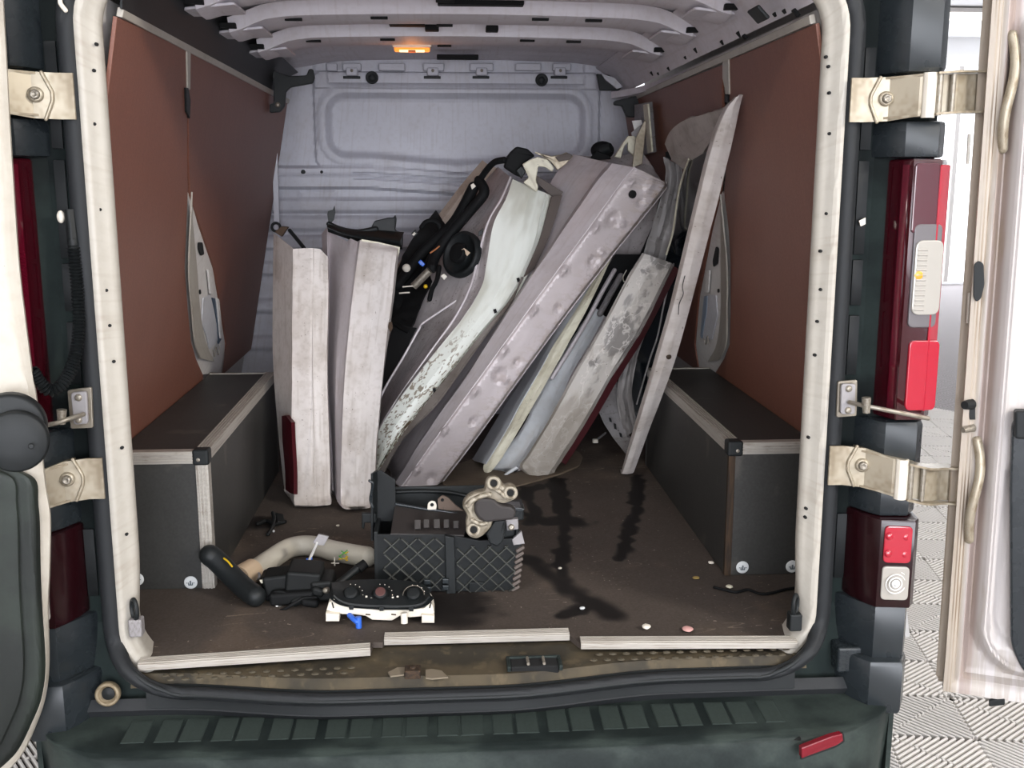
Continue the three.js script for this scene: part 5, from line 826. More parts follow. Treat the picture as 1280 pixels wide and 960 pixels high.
{
  // 4: silver door lying over it, its dented underside towards the camera
  const o = thing('car_door', 'silver car door leaning across the pile, drain dimples along its dented lower face', 'car door', base(520, 612));
  const C = [[793, 209], [775, 231], [729, 295], [670, 375], [600, 472], [545, 548], [500, 612]], R = [[833, 228], [829, 240], [771, 312], [707, 395], [646, 478], [592, 552], [545, 613]];
  const z = (i) => lerp(-0.86, -0.78, [0, 0.06, 0.24, 0.44, 0.67, 0.85, 1][i]);
  part('lower_face', sheet(C.map((c, i) => [[c[0], c[1], z(i)], [lerp(c[0], R[i][0], 0.06), lerp(c[1], R[i][1], 0.06), z(i) + 0.004], [lerp(c[0], R[i][0], 0.93), lerp(c[1], R[i][1], 0.93), z(i) - 0.012], [R[i][0], R[i][1], z(i) - 0.05]]), {
    nu: 56, nv: 320, thick: 0.003, wave: 0.002, crease: 0.7, uv: (u, v) => [u, v],
    bumps: [[789, 228, 8.6, 4.8, 0.011], [745, 285, 8.6, 4.8, 0.011], [705, 338, 8.6, 4.8, 0.011], [667, 389, 8.6, 4.8, 0.011], [629, 439, 8.6, 4.8, 0.011], [593, 490, 8.6, 4.8, 0.011], [556, 539, 8.6, 4.8, 0.011], [521, 588, 8.6, 4.8, 0.011], [765, 274, 12.2, 7.2, -0.015], [779, 280, 5.8, 4.8, 0.011], [741, 326, 10.1, 5.6, -0.011], [752, 316, 5.8, 4.0, 0.009], [697, 385, 5.8, 4.0, -0.009], [624, 469, 10.8, 7.2, -0.015], [632, 476, 5.8, 4.0, 0.009], [646, 453, 6.5, 4.0, -0.011], [591, 527, 6.5, 4.0, -0.009], [538, 598, 8.6, 6.4, -0.009], [812, 233, 11.5, 5.6, 0.009], [800, 252, 7.2, 4.8, -0.007]] }), M.dented, o, 'dented silver lower face with drain dimples');
  part('drain_hole', disc(at(791, 243, { z: -0.846 }), V(0.25, -0.1, 1), [[0.0125, -0.004], [0.0125, 0.0], [0, 0.001]], 22).scale(1, 1, 1), M.blackDeep, o);
  const S = [[[765, 204], [717, 193]], [[746, 228], [692, 222]], [[700, 294], [660, 290]], [[646, 373], [615, 369]], [[584, 470], [556, 464]], [[531, 544], [506, 539]], [[490, 610], [474, 604]]];
  part('outer_skin', sheet(C.map((c, i) => [[c[0], c[1], z(i)], [S[i][0][0], S[i][0][1], z(i) - 0.06], [lerp(S[i][0][0], S[i][1][0], 0.08), lerp(S[i][0][1], S[i][1][1], 0.08), z(i) - 0.18], [S[i][1][0], S[i][1][1], z(i) - 0.36]]), { nu: 30, nv: 90, thick: 0.003, wave: 0.006, crease: 0.3 }), M.silver, o, 'silver outer skin');
  part('crease_edge', tubePx(C.map((c, i) => [c[0] - 0.5, c[1], z(i) + 0.001]), 0.0022, { seg: 60, rad: 6 }), M.silver, o);
  part('hem', tubePx(R.map((c, i) => [c[0], c[1], z(i) - 0.05]), 0.003, { seg: 60, rad: 6 }), M.silverDirty, o);
}
{
  // 5: parts of a tailgate standing behind the silver door
  const o = thing('body_panel', 'grey dented panel with a cream hinge mount standing behind the top of the silver door', 'car panel', base(700, 470));
  part('panel_skin', sheet([[[716, 192, -1.40], [760, 196, -1.42], [800, 190, -1.30]], [[730, 210, -1.32], [780, 215, -1.35], [818, 212, -1.27]], [[740, 260, -1.32], [790, 260, -1.32], [826, 250, -1.31]], [[700, 400, -1.40], [750, 400, -1.40], [800, 380, -1.32]], [[680, 470, -1.40], [700, 470, -1.40], [740, 470, -1.40]]], { nu: 12, nv: 30, smoothU: true, thick: 0.004, wave: 0.02 }), M.innerGray, o);
  part('black_grommet', new THREE.SphereGeometry(0.032, 14, 10).scale(1.3, 1.0, 0.8).translate(...at(753, 188, { z: -1.36 }).toArray()), M.blackMatt, o);
  part('grommet_nozzle', rod(at(752, 188, { z: -1.35 }), at(764, 184, { z: -1.33 }), 0.02, 0.015), M.black, o);
  part('grommet_skirt', slabPx([[738, 198], [746, 188], [762, 194], [764, 199], [748, 200]], -1.33, 0.02, 0.004), M.blackMatt, o);
  part('hinge_mount', slabPx([[768, 196], [778, 180], [785, 170], [793, 170], [797, 176], [801, 184], [793, 196], [785, 188], [785, 178], [781, 182], [776, 198]], -1.28, 0.02, 0.003, 0.003), M.creamWhite, o, 'cream hinge mount');
  part('bracket_plate', slabPx([[795, 172], [806, 150], [808, 152], [803, 205], [790, 210]], -1.22, 0.01, 0.002), M.hinge, o);
  part('torn_corner', slabPx([[790, 151], [802, 150], [803, 155], [793, 163]], -1.33, 0.006, 0.001), M.paint, o);
  part('dark_plate', slabPx([[789, 166], [800, 157], [803, 168], [797, 172], [791, 174]], -1.32, 0.008, 0.001), M.grayMetal, o);
}
{
  // 6: greenish white edge of a door skin
  const o = thing('body_panel', 'thin cream-edged panel lying under the silver door', 'car panel', base(608, 597));
  const rows = [[752, 334, 766, 320], [722, 384, 740, 374], [691, 433, 712, 426], [660, 488, 681, 482], [633, 537, 651, 533], [606, 578, 626, 574], [606, 593, 612, 592]];
  const z = (i) => lerp(-1.10, -0.93, i / 6);
  part('edge_face', sheet(rows.map(([a, b, c, d], i) => [[a, b, z(i)], [(a + c) / 2, (b + d) / 2, z(i) + 0.008], [c, d, z(i)]]), { nu: 8, nv: 70, smoothU: true, thick: 0.004, wave: 0.006 }), M.creamWhite, o, 'cream painted edge');
  part('panel_skin', sheet([[752, 334, 730, 325], [722, 384, 700, 378], [691, 433, 670, 440], [675, 462, 652, 475], [650, 505, 628, 512], [633, 537, 608, 545], [607, 580, 590, 575]].map(([a, b, c, d], i) => [[a, b, z(i) - 0.003], [lerp(a, c, 0.3), lerp(b, d, 0.3), z(i) - 0.03], [c, d, z(i) - 0.17]]), { nu: 10, nv: 60, thick: 0.003 }), M.blueWhite, o, 'shiny bluish white skin');
}
{
  // 7: bent white sheet between the edges
  const o = thing('body_panel', 'bent bluish white panel with a ragged seam beside the thin cream-edged panel', 'car panel', base(632, 600));
  const rows = [[745, 385, 753, 392, 758, 398, 764, 404], [722, 420, 731, 426, 738, 432, 746, 438], [700, 455, 710, 462, 718, 468, 726, 476], [676, 500, 688, 506, 697, 512, 704, 518], [650, 545, 664, 552, 672, 556, 680, 562], [626, 575, 640, 584, 648, 588, 656, 594], [616, 590, 628, 601, 634, 602, 640, 602]];
  const z = (i) => lerp(-1.16, -0.93, i / 6);
  part('panel_skin', sheet(rows.map((r, i) => [[r[0] - 3, r[1] - 2, z(i) - 0.045], [r[0], r[1], z(i) - 0.03], [r[2], r[3], z(i) - 0.012], [r[4], r[5], z(i) + 0.01], [r[6] + 6, r[7] + 4, z(i) - 0.01]]), { nu: 20, nv: 70, smoothU: true, thick: 0.003, wave: 0.012 }), M.blueWhite, o);
  part('seam', tubePx(rows.map((r, i) => [r[4] + (i % 2 ? 1 : -1), r[5], z(i) + 0.018]), 0.007, { seg: 60, rad: 8 }), M.silverDirty, o, 'ragged seam');
  part('guide_rail', tubePx([[768, 338, -1.20], [752, 366, -1.17], [735, 398, -1.14], [715, 432, -1.11], [690, 472, -1.075]], 0.008, { seg: 40, rad: 8 }), M.silver, o);
  part('guide_rail', tubePx([[776, 345, -1.19], [764, 366, -1.17], [750, 392, -1.14]], 0.011, { seg: 30, rad: 8 }), M.grayMetal, o);
  part('rail_end', slabPx([[760, 352], [776, 350], [786, 352], [779, 366], [768, 362], [758, 368]], -1.20, 0.02, 0.002), M.blackMatt, o);
  part('wire_loop', tubePx([[783, 338, -1.15], [779, 346, -1.15], [780, 352, -1.15], [784, 352, -1.15]], 0.002, { seg: 20, rad: 6 }), M.cream, o);
  part('black_clip', slabPx([[641, 585], [647, 583], [648, 588], [643, 591]], -0.915, 0.01, 0.001), M.blackDeep, o);
  part('strut_end', rod(at(632, 604, { z: -0.90 }), at(646, 584, { z: -0.92 }), 0.008), M.blueWhite, o);
}
{
  // 8: scratched whitish door end
  const o = thing('body_panel', 'grey white panel end covered in scratched and flaking paint', 'car panel', base(668, 598));
  const l = [[803, 316], [783, 349], [755, 402], [724, 455], [691, 516], [661, 566], [650, 583], [664, 597]], r = [[840, 329], [822, 364], [796, 414], [765, 464], [730, 524], [698, 573], [688, 590], [681, 599]];
  const z = (i) => lerp(-0.905, -0.885, i / 7);
  part('scratched_face', sheet(l.map((p, i) => [[p[0], p[1], z(i) - 0.014], [lerp(p[0], r[i][0], 0.08), lerp(p[1], r[i][1], 0.08), z(i)], [lerp(p[0], r[i][0], 0.5), lerp(p[1], r[i][1], 0.5), z(i) + 0.008], [r[i][0], r[i][1], z(i)], [r[i][0] + 3, r[i][1] + 3, z(i) - 0.02]]), { nu: 24, nv: 120, thick: 0.003, wave: 0.008, crease: 0.4, uv: (u, v) => [u, v], bumps: [[742, 437, 6, 5, 0.006], [741, 450, 8, 6, 0.007], [752, 436, 5, 4, -0.006], [768, 448, 6, 5, -0.006], [815, 340, 8, 7, -0.006], [781, 400, 8, 6, 0.005], [715, 495, 8, 8, -0.004], [690, 560, 7, 5, 0.004], [719, 528, 4, 4, -0.005]] }), M.flaking, o, 'scratched and flaking painted face');
  part('red_flank', sheet(r.slice(0, 6).map((p, i) => [[p[0] + 3, p[1] + 4, z(i) - 0.03], [p[0] + 9, p[1] + 8, z(i) - 0.05]]), { nu: 3, nv: 40, thick: 0.003 }), std(0x4a2024, { roughness: 0.4 }), o, 'dark red flank');
}
{
  // 9: door frame with window opening behind the long blade
  const o = thing('car_door', 'car door at the right of the pile with a long white edge and dark window', 'car door', base(783, 595));
  const l = [[920, 121], [906, 140], [889, 185], [868, 270], [844, 370], [820, 455], [798, 528], [776, 596]], r = [[929, 119], [924, 137], [912, 190], [891, 276], [866, 371], [842, 455], [817, 523], [791, 594]];
  const z = (i) => lerp(-0.17, -0.885, [0, 0.04, 0.13, 0.28, 0.46, 0.61, 0.78, 1][i]);
  part('outer_edge', sheet(l.map((p, i) => [[p[0] - (i && i < 7 ? 4 : 1), p[1], z(i) - 0.05], [p[0], p[1], z(i)], [lerp(p[0], r[i][0], 0.5), lerp(p[1], r[i][1], 0.5), z(i) + 0.008], [r[i][0], r[i][1], z(i) - 0.004]]), { nu: 14, nv: 110, thick: 0.004, wave: 0.004, crease: 0.5, bumps: [[912, 158, 3, 2, -0.004], [902, 163, 3, 2, -0.004], [835, 446, 4, 4, -0.005]] }), M.dirtyWhite, o, 'long white outer edge');
  part('paint_crack', tubePx([[856, 345, -0.455], [853, 358, -0.463], [854, 368, -0.471], [849, 380, -0.484], [848, 393, -0.492]], 0.0012, { seg: 30, rad: 5 }), M.black, o);
  part('dent_mark', disc(at(836, 446, { z: -0.585 }), V(0, 0, 1), [[0.008, 0], [0.005, 0.002], [0, 0.002]], 12), M.rust, o);
  part('window_frame', sheet([[[903, 137, -0.28], [906, 150, -0.30], [900, 165, -0.36]], [[880, 143, -0.47], [888, 162, -0.46], [890, 175, -0.45]], [[859, 149, -0.63], [868, 172, -0.63], [882, 186, -0.55]], [[845, 157, -0.76], [856, 180, -0.76], [870, 202, -0.70]], [[836, 167, -0.85], [846, 190, -0.84], [862, 202, -0.80]], [[831, 180, -0.91], [840, 200, -0.90], [855, 212, -0.88]]], { nu: 14, nv: 40, thick: 0.012, wave: 0.006, crease: 0.5 }), std(0xb4aca6, { map: G2, roughness: 0.5 }), o, 'grey upper corner of the window frame');
  part('frame_slot', slabPx([[832, 190], [839, 188], [840, 196], [836, 205], [832, 200]], -0.972, 0.004, 0), M.blackDeep, o);
  const leg = [[829, 196, 852, 208], [832, 222, 851, 241], [816, 280, 842, 290], [806, 312, 833, 318], [793, 380, 816, 385], [779, 450, 796, 450], [771, 490, 790, 490], [775, 522, 794, 525], [784, 545, 797, 535]];
  part('frame_leg', sheet(leg.map(([a, b, c, d], i) => [[a, b, -0.955 - i * 0.007], [lerp(a, c, 0.35), lerp(b, d, 0.35), -0.942 - i * 0.007], [lerp(a, c, 0.7), lerp(b, d, 0.7), -0.957 - i * 0.007], [c, d, -0.942 - i * 0.007]]), { nu: 15, nv: 90, smoothU: true, thick: 0.004, wave: 0.014 }), M.scratchedDark, o, 'scratched grey leg of the window frame');
  part('frame_trim', tubePx([[861, 199, -0.74], [854, 219, -0.83], [848, 242, -0.89], [841, 290, -0.945], [833, 318, -0.95]], 0.0035, { seg: 40, rad: 6 }), M.creamWhite, o);
  part('frame_trim', tubePx([[842, 330, -0.955], [830, 380, -0.96], [822, 420, -0.965], [812, 450, -0.97], [796, 505, -0.975]], 0.003, { seg: 40, rad: 6 }), M.grayMetal, o);
  part('dark_glazing', sheet([[[860, 203, -0.78], [889, 186, -0.46]], [[851, 241, -0.92], [876, 240, -0.62]], [[842, 290, -1.0], [863, 285, -0.84]], [[833, 318, -1.04], [854, 325, -1.02]], [[815, 385, -1.06], [841, 385, -1.06]], [[796, 450, -1.07], [820, 453, -1.07]], [[789, 490, -1.06], [809, 492, -1.06]], [[790, 530, -1.04], [796, 535, -1.035]]], { nu: 6, nv: 40, thick: 0.004 }), M.glass, o, 'dark window opening');
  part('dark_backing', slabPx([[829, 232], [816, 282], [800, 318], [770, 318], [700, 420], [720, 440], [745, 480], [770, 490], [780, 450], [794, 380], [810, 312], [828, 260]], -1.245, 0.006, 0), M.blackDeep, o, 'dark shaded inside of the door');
  part('lower_corner', slabPx([[740, 488, -1.10], [747, 512, -1.09], [755, 530, -1.07], [766, 548, -1.04], [781, 568, -1.00], [788, 568, -0.99], [794, 550, -0.99], [784, 546, -1.0], [776, 524, -1.01], [771, 492, -1.02], [766, 470, -1.04]], -1.05, 0.016, 0.002, 0.004), M.grayMetal, o, 'grey lower corner');
  for (const [a, b, k] of [[769, 533, 4], [776, 544, 3], [763, 525, 3]]) part('corner_slot', slabPx([[a - 2, b - k], [a + 1, b - k + 1], [a + 2, b + k], [a - 1, b + k - 1]], -1.005, 0.003, 0), M.blackDeep, o);
}

// ---------------------------------------------------------------- mechanical scrap near the sill
{
  // battery tray of black plastic, its latticed face towards the camera
  const A = at(468, 738, { y: 0.004 }), Bq = at(655, 744, { y: 0.004 });
  const o = thing('battery_tray', 'black plastic battery tray with a diamond lattice pattern on its front', 'battery tray', V((A.x + Bq.x) / 2, 0, A.z - 0.08));
  const zf = 0.06, P = (px, py, z = zf) => at(px, py, { z });
  const x0 = P(470, 700).x, x1 = P(650, 700).x, yt = P(560, 668).y;
  part('front_wall', slabPx([[470, 668], [560, 668], [600, 676], [652, 672], [652, 690], [648, 735], [640, 744], [615, 746], [585, 744], [575, 748], [560, 744], [472, 738]], zf, 0.008, 0.002), M.plastic, o);
  const dustRib = std(0x3c3e3a, { roughness: 0.7 }), lat = []; const clip = (px, py) => (px > 479 && px < 556 && py > 672 && py < 737) || (px > 570 && px < 644 && py > 682 && py < 742);
  for (const [ox, oy, dx, sx, sy] of [[479, 672, 21.5, 21, 19], [570, 684, 21, 20, 19]]) for (let k = -5; k < 9; k++) for (const q of [1, -1]) {
    let run = null; for (let t = 0; t <= 1.0001; t += 0.02) { const py = 670 + t * 76, px = ox + k * dx + q * (py - oy) * (sx / sy); const inside = clip(px, py) && px > ox && px < ox + 77; if (inside && !run) run = [[px, py]]; else if (inside) run[1] = [px, py]; else if (run) { if (run[1]) lat.push(run); run = null; } } if (run && run[1]) lat.push(run);
  }
  for (const [a, b] of lat) if (Math.hypot(a[0] - b[0], a[1] - b[1]) > 6) { const p = P(a[0], a[1], zf + 0.004), q = P(b[0], b[1], zf + 0.004), [ex, ey, ez] = frame(q.clone().sub(p), V(0, 0, 1)); part('lattice_rib', obox(p.clone().add(q).multiplyScalar(0.5), ex, ey, ez, 0.0028, 0.010, p.distanceTo(q), 0.0008), dustRib, o); }
  part('mid_post', slabPx([[556, 670], [568, 672], [570, 744], [558, 744]], zf + 0.012, 0.018, 0.002), M.black, o);
  for (const [px, py] of [[534, 728], [535, 737], [557, 727], [557, 735]]) part('rib_step', slabPx([[px - 4, py - 3], [px + 4, py - 3], [px + 4, py + 3], [px - 4, py + 3]], zf + 0.022, 0.012, 0.002), M.trim, o);
  part('left_wall', box(x0 - 0.004, x0 + 0.006, 0.004, yt + 0.01, zf - 0.17, zf, 0.002), M.black, o);
  part('tall_wall', slab([P(470, 590, zf - 0.10), P(476, 588, zf - 0.10), P(494, 600, zf - 0.10), P(495, 648, zf - 0.10), P(488, 652, zf - 0.10), P(470, 652, zf - 0.10)], 0.006, 0.001), M.plastic, o, 'tall upright plate at the left');
  part('tall_flange', slab([P(466, 592, zf - 0.06), P(472, 588, zf - 0.10), P(472, 672, zf - 0.10), P(466, 676, zf - 0.06)], 0.005, 0.001), M.black, o);
  part('tray_floor', box(x0, x1, 0.02, 0.03, zf - 0.17, zf - 0.008, 0.002), M.black, o);
  part('rear_wall', box(x0, x1 - 0.005, 0.004, yt + 0.065, zf - 0.178, zf - 0.17, 0.002), M.black, o);
  part('right_wall', box(x1 - 0.01, x1 - 0.002, 0.004, yt + 0.02, zf - 0.17, zf - 0.004, 0.002), M.plastic, o);
  for (let k = 0; k < 8; k++) { const p = P(650 - k * 0.8, 686 + k * 7, zf + 0.002); part('twist_rib', obox(p, V(0.8, 0.5, 0).normalize(), V(-0.5, 0.8, 0).normalize(), V(0, 0, 1), 0.022, 0.008, 0.014, 0.003), M.brownRubber, o); }
  // sloping top with its relief, fuse box lid, rail
  part('top_deck', slab([P(488, 668, zf), P(580, 668, zf), P(590, 640, zf - 0.09), P(494, 628, zf - 0.11)], 0.008, 0.002), std(0x332e2c, { map: roughTex, roughness: 0.6 }), o);
  for (const [a, b, w, h] of [[522, 660, 8, 12], [533, 659, 7, 11], [546, 659, 8, 12], [558, 659, 7, 11], [570, 660, 7, 10]]) { const c = P(a, b - 4, zf - 0.012); part('deck_block', obox(c, V(1, 0, 0), V(0, 0.82, -0.57), V(0, 0.57, 0.82), w * 0.0019, h * 0.0019, 0.012, 0.002), std(0x2a2624, { roughness: 0.6 }), o); }
  part('deck_rail', tube([P(495, 630, zf - 0.10), P(530, 636, zf - 0.09), P(560, 640, zf - 0.085), P(588, 646, zf - 0.08)], 0.004, { seg: 20, rad: 6 }), M.trim, o);
  part('rear_rail', tube([P(496, 615, zf - 0.16), P(530, 614, zf - 0.165), P(565, 616, zf - 0.165), P(600, 624, zf - 0.16)], 0.005, { seg: 20, rad: 6 }), M.plastic, o);
  part('bracket_tab', slabPx([[534, 637], [535, 629], [539, 626], [544, 627], [546, 632], [545, 640]], zf - 0.085, 0.004, 0.001, 0.003), M.cream, o, 'cream fixing tab');
  part('tab_hole', disc(at(540, 631, { z: zf - 0.084 }), V(0, 0, 1), [[0.0045, 0], [0.004, 0.001], [0, 0.001]], 12), M.blackDeep, o);
  part('rusty_bracket', slabPx([[548, 640], [547, 624], [553, 619], [560, 622], [570, 632], [582, 640], [580, 650], [560, 644]], zf - 0.09, 0.006, 0.001, 0.004), std(0x5e4f44, { map: G3, roughness: 0.7 }), o, 'brown steel bracket');
  part('bracket_hole', disc(at(553, 625, { z: zf - 0.089 }), V(0, 0, 1), [[0.004, 0], [0.003, 0.001], [0, 0.001]], 12), M.blackDeep, o);
  part('right_block', slabPx([[618, 640], [655, 634], [655, 650], [645, 652], [645, 680], [620, 684], [606, 668]], zf - 0.02, 0.07, 0.004, 0.004), M.black, o);
  part('top_strap', slabPx([[628, 634], [652, 635], [656, 637], [652, 640], [630, 638]], zf - 0.018, 0.05, 0.002), M.trim, o);
  part('bolt_pad', slabPx([[632, 650], [648, 649], [648, 662], [634, 664]], zf + 0.002, 0.02, 0.003, 0.003), M.grayMetal, o);
  part('pad_bolt', disc(at(639, 659, { z: zf + 0.002 }), V(0, 0.2, 1), [[0.008, 0], [0.007, 0.005], [0.003, 0.006], [0, 0.005]], 8), M.steel, o);
  part('side_lug', slabPx([[640, 675], [652, 664], [656, 680], [642, 682]], zf + 0.004, 0.012, 0.002), M.grayMetal, o);
  part('front_foot', slabPx([[586, 728], [606, 728], [608, 744], [586, 745]], zf + 0.006, 0.010, 0.002, 0.004), M.plastic, o);
  part('left_clip', slabPx([[452, 642], [470, 642], [470, 654], [456, 654], [455, 662], [452, 660]], zf - 0.07, 0.015, 0.003), M.plastic, o);
  part('clip_pin', tube([P(462, 601, zf - 0.05), P(466, 604, zf - 0.05), P(465, 612, zf - 0.055), P(463, 625, zf - 0.06), P(466, 634, zf - 0.06)], 0.0035, { seg: 20, rad: 6 }), M.trim, o);
}
{
  // engine mount: cast bracket with three eyes round a black rubber
  const z = 0.10, n = V(0, 0.25, 1).normalize(), o = thing('engine_mount', 'cast alloy engine mount with three bolt eyes lying on the battery tray', 'engine mount', at(610, 640, { z: z - 0.03 }));
  const P = (px, py, dz = 0) => at(px, py, { z: z + dz });
  const arm = slabPx([[583, 665], [582, 655], [584, 645], [578, 635], [579, 628], [586, 620], [598, 615], [606, 614], [607, 604], [611, 598], [619, 597], [626, 603], [630, 609], [638, 606], [646, 611], [647, 619], [641, 627], [630, 631], [618, 628], [606, 626], [596, 630], [594, 640], [600, 650], [617, 650], [614, 660], [604, 671], [595, 675], [586, 672]], z, 0.034, 0.009, 0.006);
  part('casting', arm, M.cast, o, 'weathered grey casting');
  for (const [px, py] of [[617, 604], [638, 616], [592, 662]]) { part('bolt_eye', disc(P(px, py, 0.0), n, [[0.0175, -0.01], [0.0165, 0.006], [0.0085, 0.006], [0.008, -0.004]], 24), M.cast, o); part('eye_hole', disc(P(px, py, 0.003), n, [[0.0088, 0], [0.008, 0.0012], [0, 0.0012]], 20), M.blackDeep, o); }
  part('cast_rib', tube([P(620, 612, 0.002), P(626, 616, 0.004), P(631, 621, 0.004)], 0.005, { seg: 12 }), M.cast, o);
  part('cast_rib', tube([P(590, 650, 0.002), P(600, 655, 0.003), P(608, 654, 0.002)], 0.005, { seg: 12 }), M.cast, o);
  part('cast_rib', tube([P(584, 632, 0.002), P(590, 626, 0.003), P(602, 620, 0.002), P(612, 618, 0.002)], 0.006, { seg: 16 }), M.cast, o);
  part('rubber_bush', slabPx([[593, 630], [598, 624], [608, 623], [618, 625], [625, 632], [640, 634], [646, 640], [642, 650], [620, 652], [606, 654], [598, 648], [593, 640]], z + 0.008, 0.03, 0.006, 0.008), std(0x2f2b2a, { roughness: 0.7 }), o, 'black rubber bush');
  part('bush_flange', slabPx([[618, 652], [632, 650], [630, 676], [622, 684], [612, 680], [608, 668]], z - 0.004, 0.03, 0.004, 0.004), M.black, o);
}
{
  // heater control panel
  const z0 = 0.20, o = thing('control_panel', 'heater control panel with three black knobs in a cream housing', 'control panel', at(476, 782, { y: 0.0 }));
  const P = (px, py, z) => at(px, py, { z });
  part('housing', slabPx([[408, 763], [411, 753], [416, 751], [417, 748], [424, 756], [440, 760], [475, 763], [510, 763], [531, 760], [537, 751], [541, 757], [543, 766], [536, 770], [512, 772], [500, 770], [490, 776], [465, 775], [457, 770], [440, 768], [428, 768]], 0.225, 0.05, 0.002), M.cream, o, 'cream plastic housing');
  for (const [a, b] of [[[407, 767], [424, 777]], [[527, 769], [543, 779]]]) part('housing_foot', slabPx([[a[0], a[1]], [b[0], a[1] + 1], [b[0], b[1]], [a[0], b[1]]], 0.238, 0.03, 0.002), M.cream, o);
  const lo = [[417, 743], [426, 750], [442, 754.5], [475, 756.5], [510, 756.5], [528, 753], [537, 744]], hi = [[414, 728], [424, 727], [442, 725], [475, 724], [510, 726], [528, 730], [538, 738]];
  part('fascia', sheet(lo.map((q, i) => [P(hi[i][0], hi[i][1], 0.13), P(lerp(hi[i][0], q[0], 0.5), lerp(hi[i][1], q[1], 0.5), 0.19), P(q[0], q[1], 0.23), P(q[0], q[1] + 2.5, 0.232)]), { nu: 12, nv: 30, thick: 0.012 }), M.black, o, 'black fascia');
  for (const [px, py, m, ring] of [[439, 744, M.plastic, 0], [476, 744, std(0x4a2b28, { roughness: 0.5 }), 0], [517, 745, M.plastic, 1]]) {
    const c = P(px, py, 0.197), n = V(0, 0.75, 0.66).normalize();
    const k = part('knob', disc(c, n, [[0.020, -0.004], [0.020, 0.003], [0.0165, 0.004], [0.0155, 0.014], [0.012, 0.017], [0, 0.017]], 28), M.plastic, o);
    part('knob_face', disc(c.clone().addScaledVector(n, 0.017), n, [[0.011, 0], [0.010, 0.0012], [0, 0.0012]], 22), m, k);
    if (ring) part('dial_ring', new THREE.TorusGeometry(0.0235, 0.0009, 6, 40).applyQuaternion(new THREE.Quaternion().setFromUnitVectors(V(0, 0, 1), n)).translate(c.x, c.y + 0.002, c.z + 0.001), M.steel, k);
    for (let i = 0; i < 9; i++) { const a = -0.2 + i * 0.43, [ex, ey] = frame(n, V(1, 0, 0)); part('dial_mark', new THREE.SphereGeometry(0.0012, 6, 4).translate(...c.clone().addScaledVector(ex, 0.0255 * Math.cos(a)).addScaledVector(ey, 0.0255 * Math.sin(a)).addScaledVector(n, 0.002).toArray()), M.cream, k); }
  }
  for (const [px, py] of [[458, 746], [464, 748], [466, 751], [469, 752], [491, 747], [497, 746], [490, 752]]) part('button_mark', box(P(px, py, 0.207).x - 0.0022, P(px, py, 0.207).x + 0.0022, P(px, py, 0.207).y - 0.001, P(px, py, 0.207).y + 0.002, 0.205, 0.2085, 0.0005), M.cream, o);
  for (const [px, py] of [[439, 759.5], [477, 761], [514, 761.5]]) { part('housing_clip', slabPx([[px - 3.5, py - 2], [px + 3.5, py - 2], [px + 2.5, py + 3], [px - 2.5, py + 3]], 0.235, 0.006, 0.001), M.black, o); }
  for (const px of [460, 492]) part('housing_slot', slabPx([[px - 3, 767.3], [px + 3, 767.8], [px + 3, 769.3], [px - 3, 768.8]], 0.2262, 0.002), M.rust, o);
  part('blue_plug', tube([P(437, 769, 0.225), P(441, 773, 0.24), P(446, 777, 0.25)], 0.006, { seg: 12 }), M.blue, o, 'bright blue plug');
  part('blue_plug', rod(P(448, 771, 0.248), P(448.5, 785, 0.25), 0.0065, 0.0065), M.blue, o, 'bright blue plug pin');
  part('grey_plug', rod(P(505, 766, 0.246), P(505.5, 779, 0.25), 0.0075, 0.0075), M.cream, o);
  for (const [a, b, t] of [[417, 760, 415], [537, 760, 539]]) part('housing_pin', rod(P(a, b, 0.236), P(t, b - 7, 0.236), 0.0015), M.black, o);
}
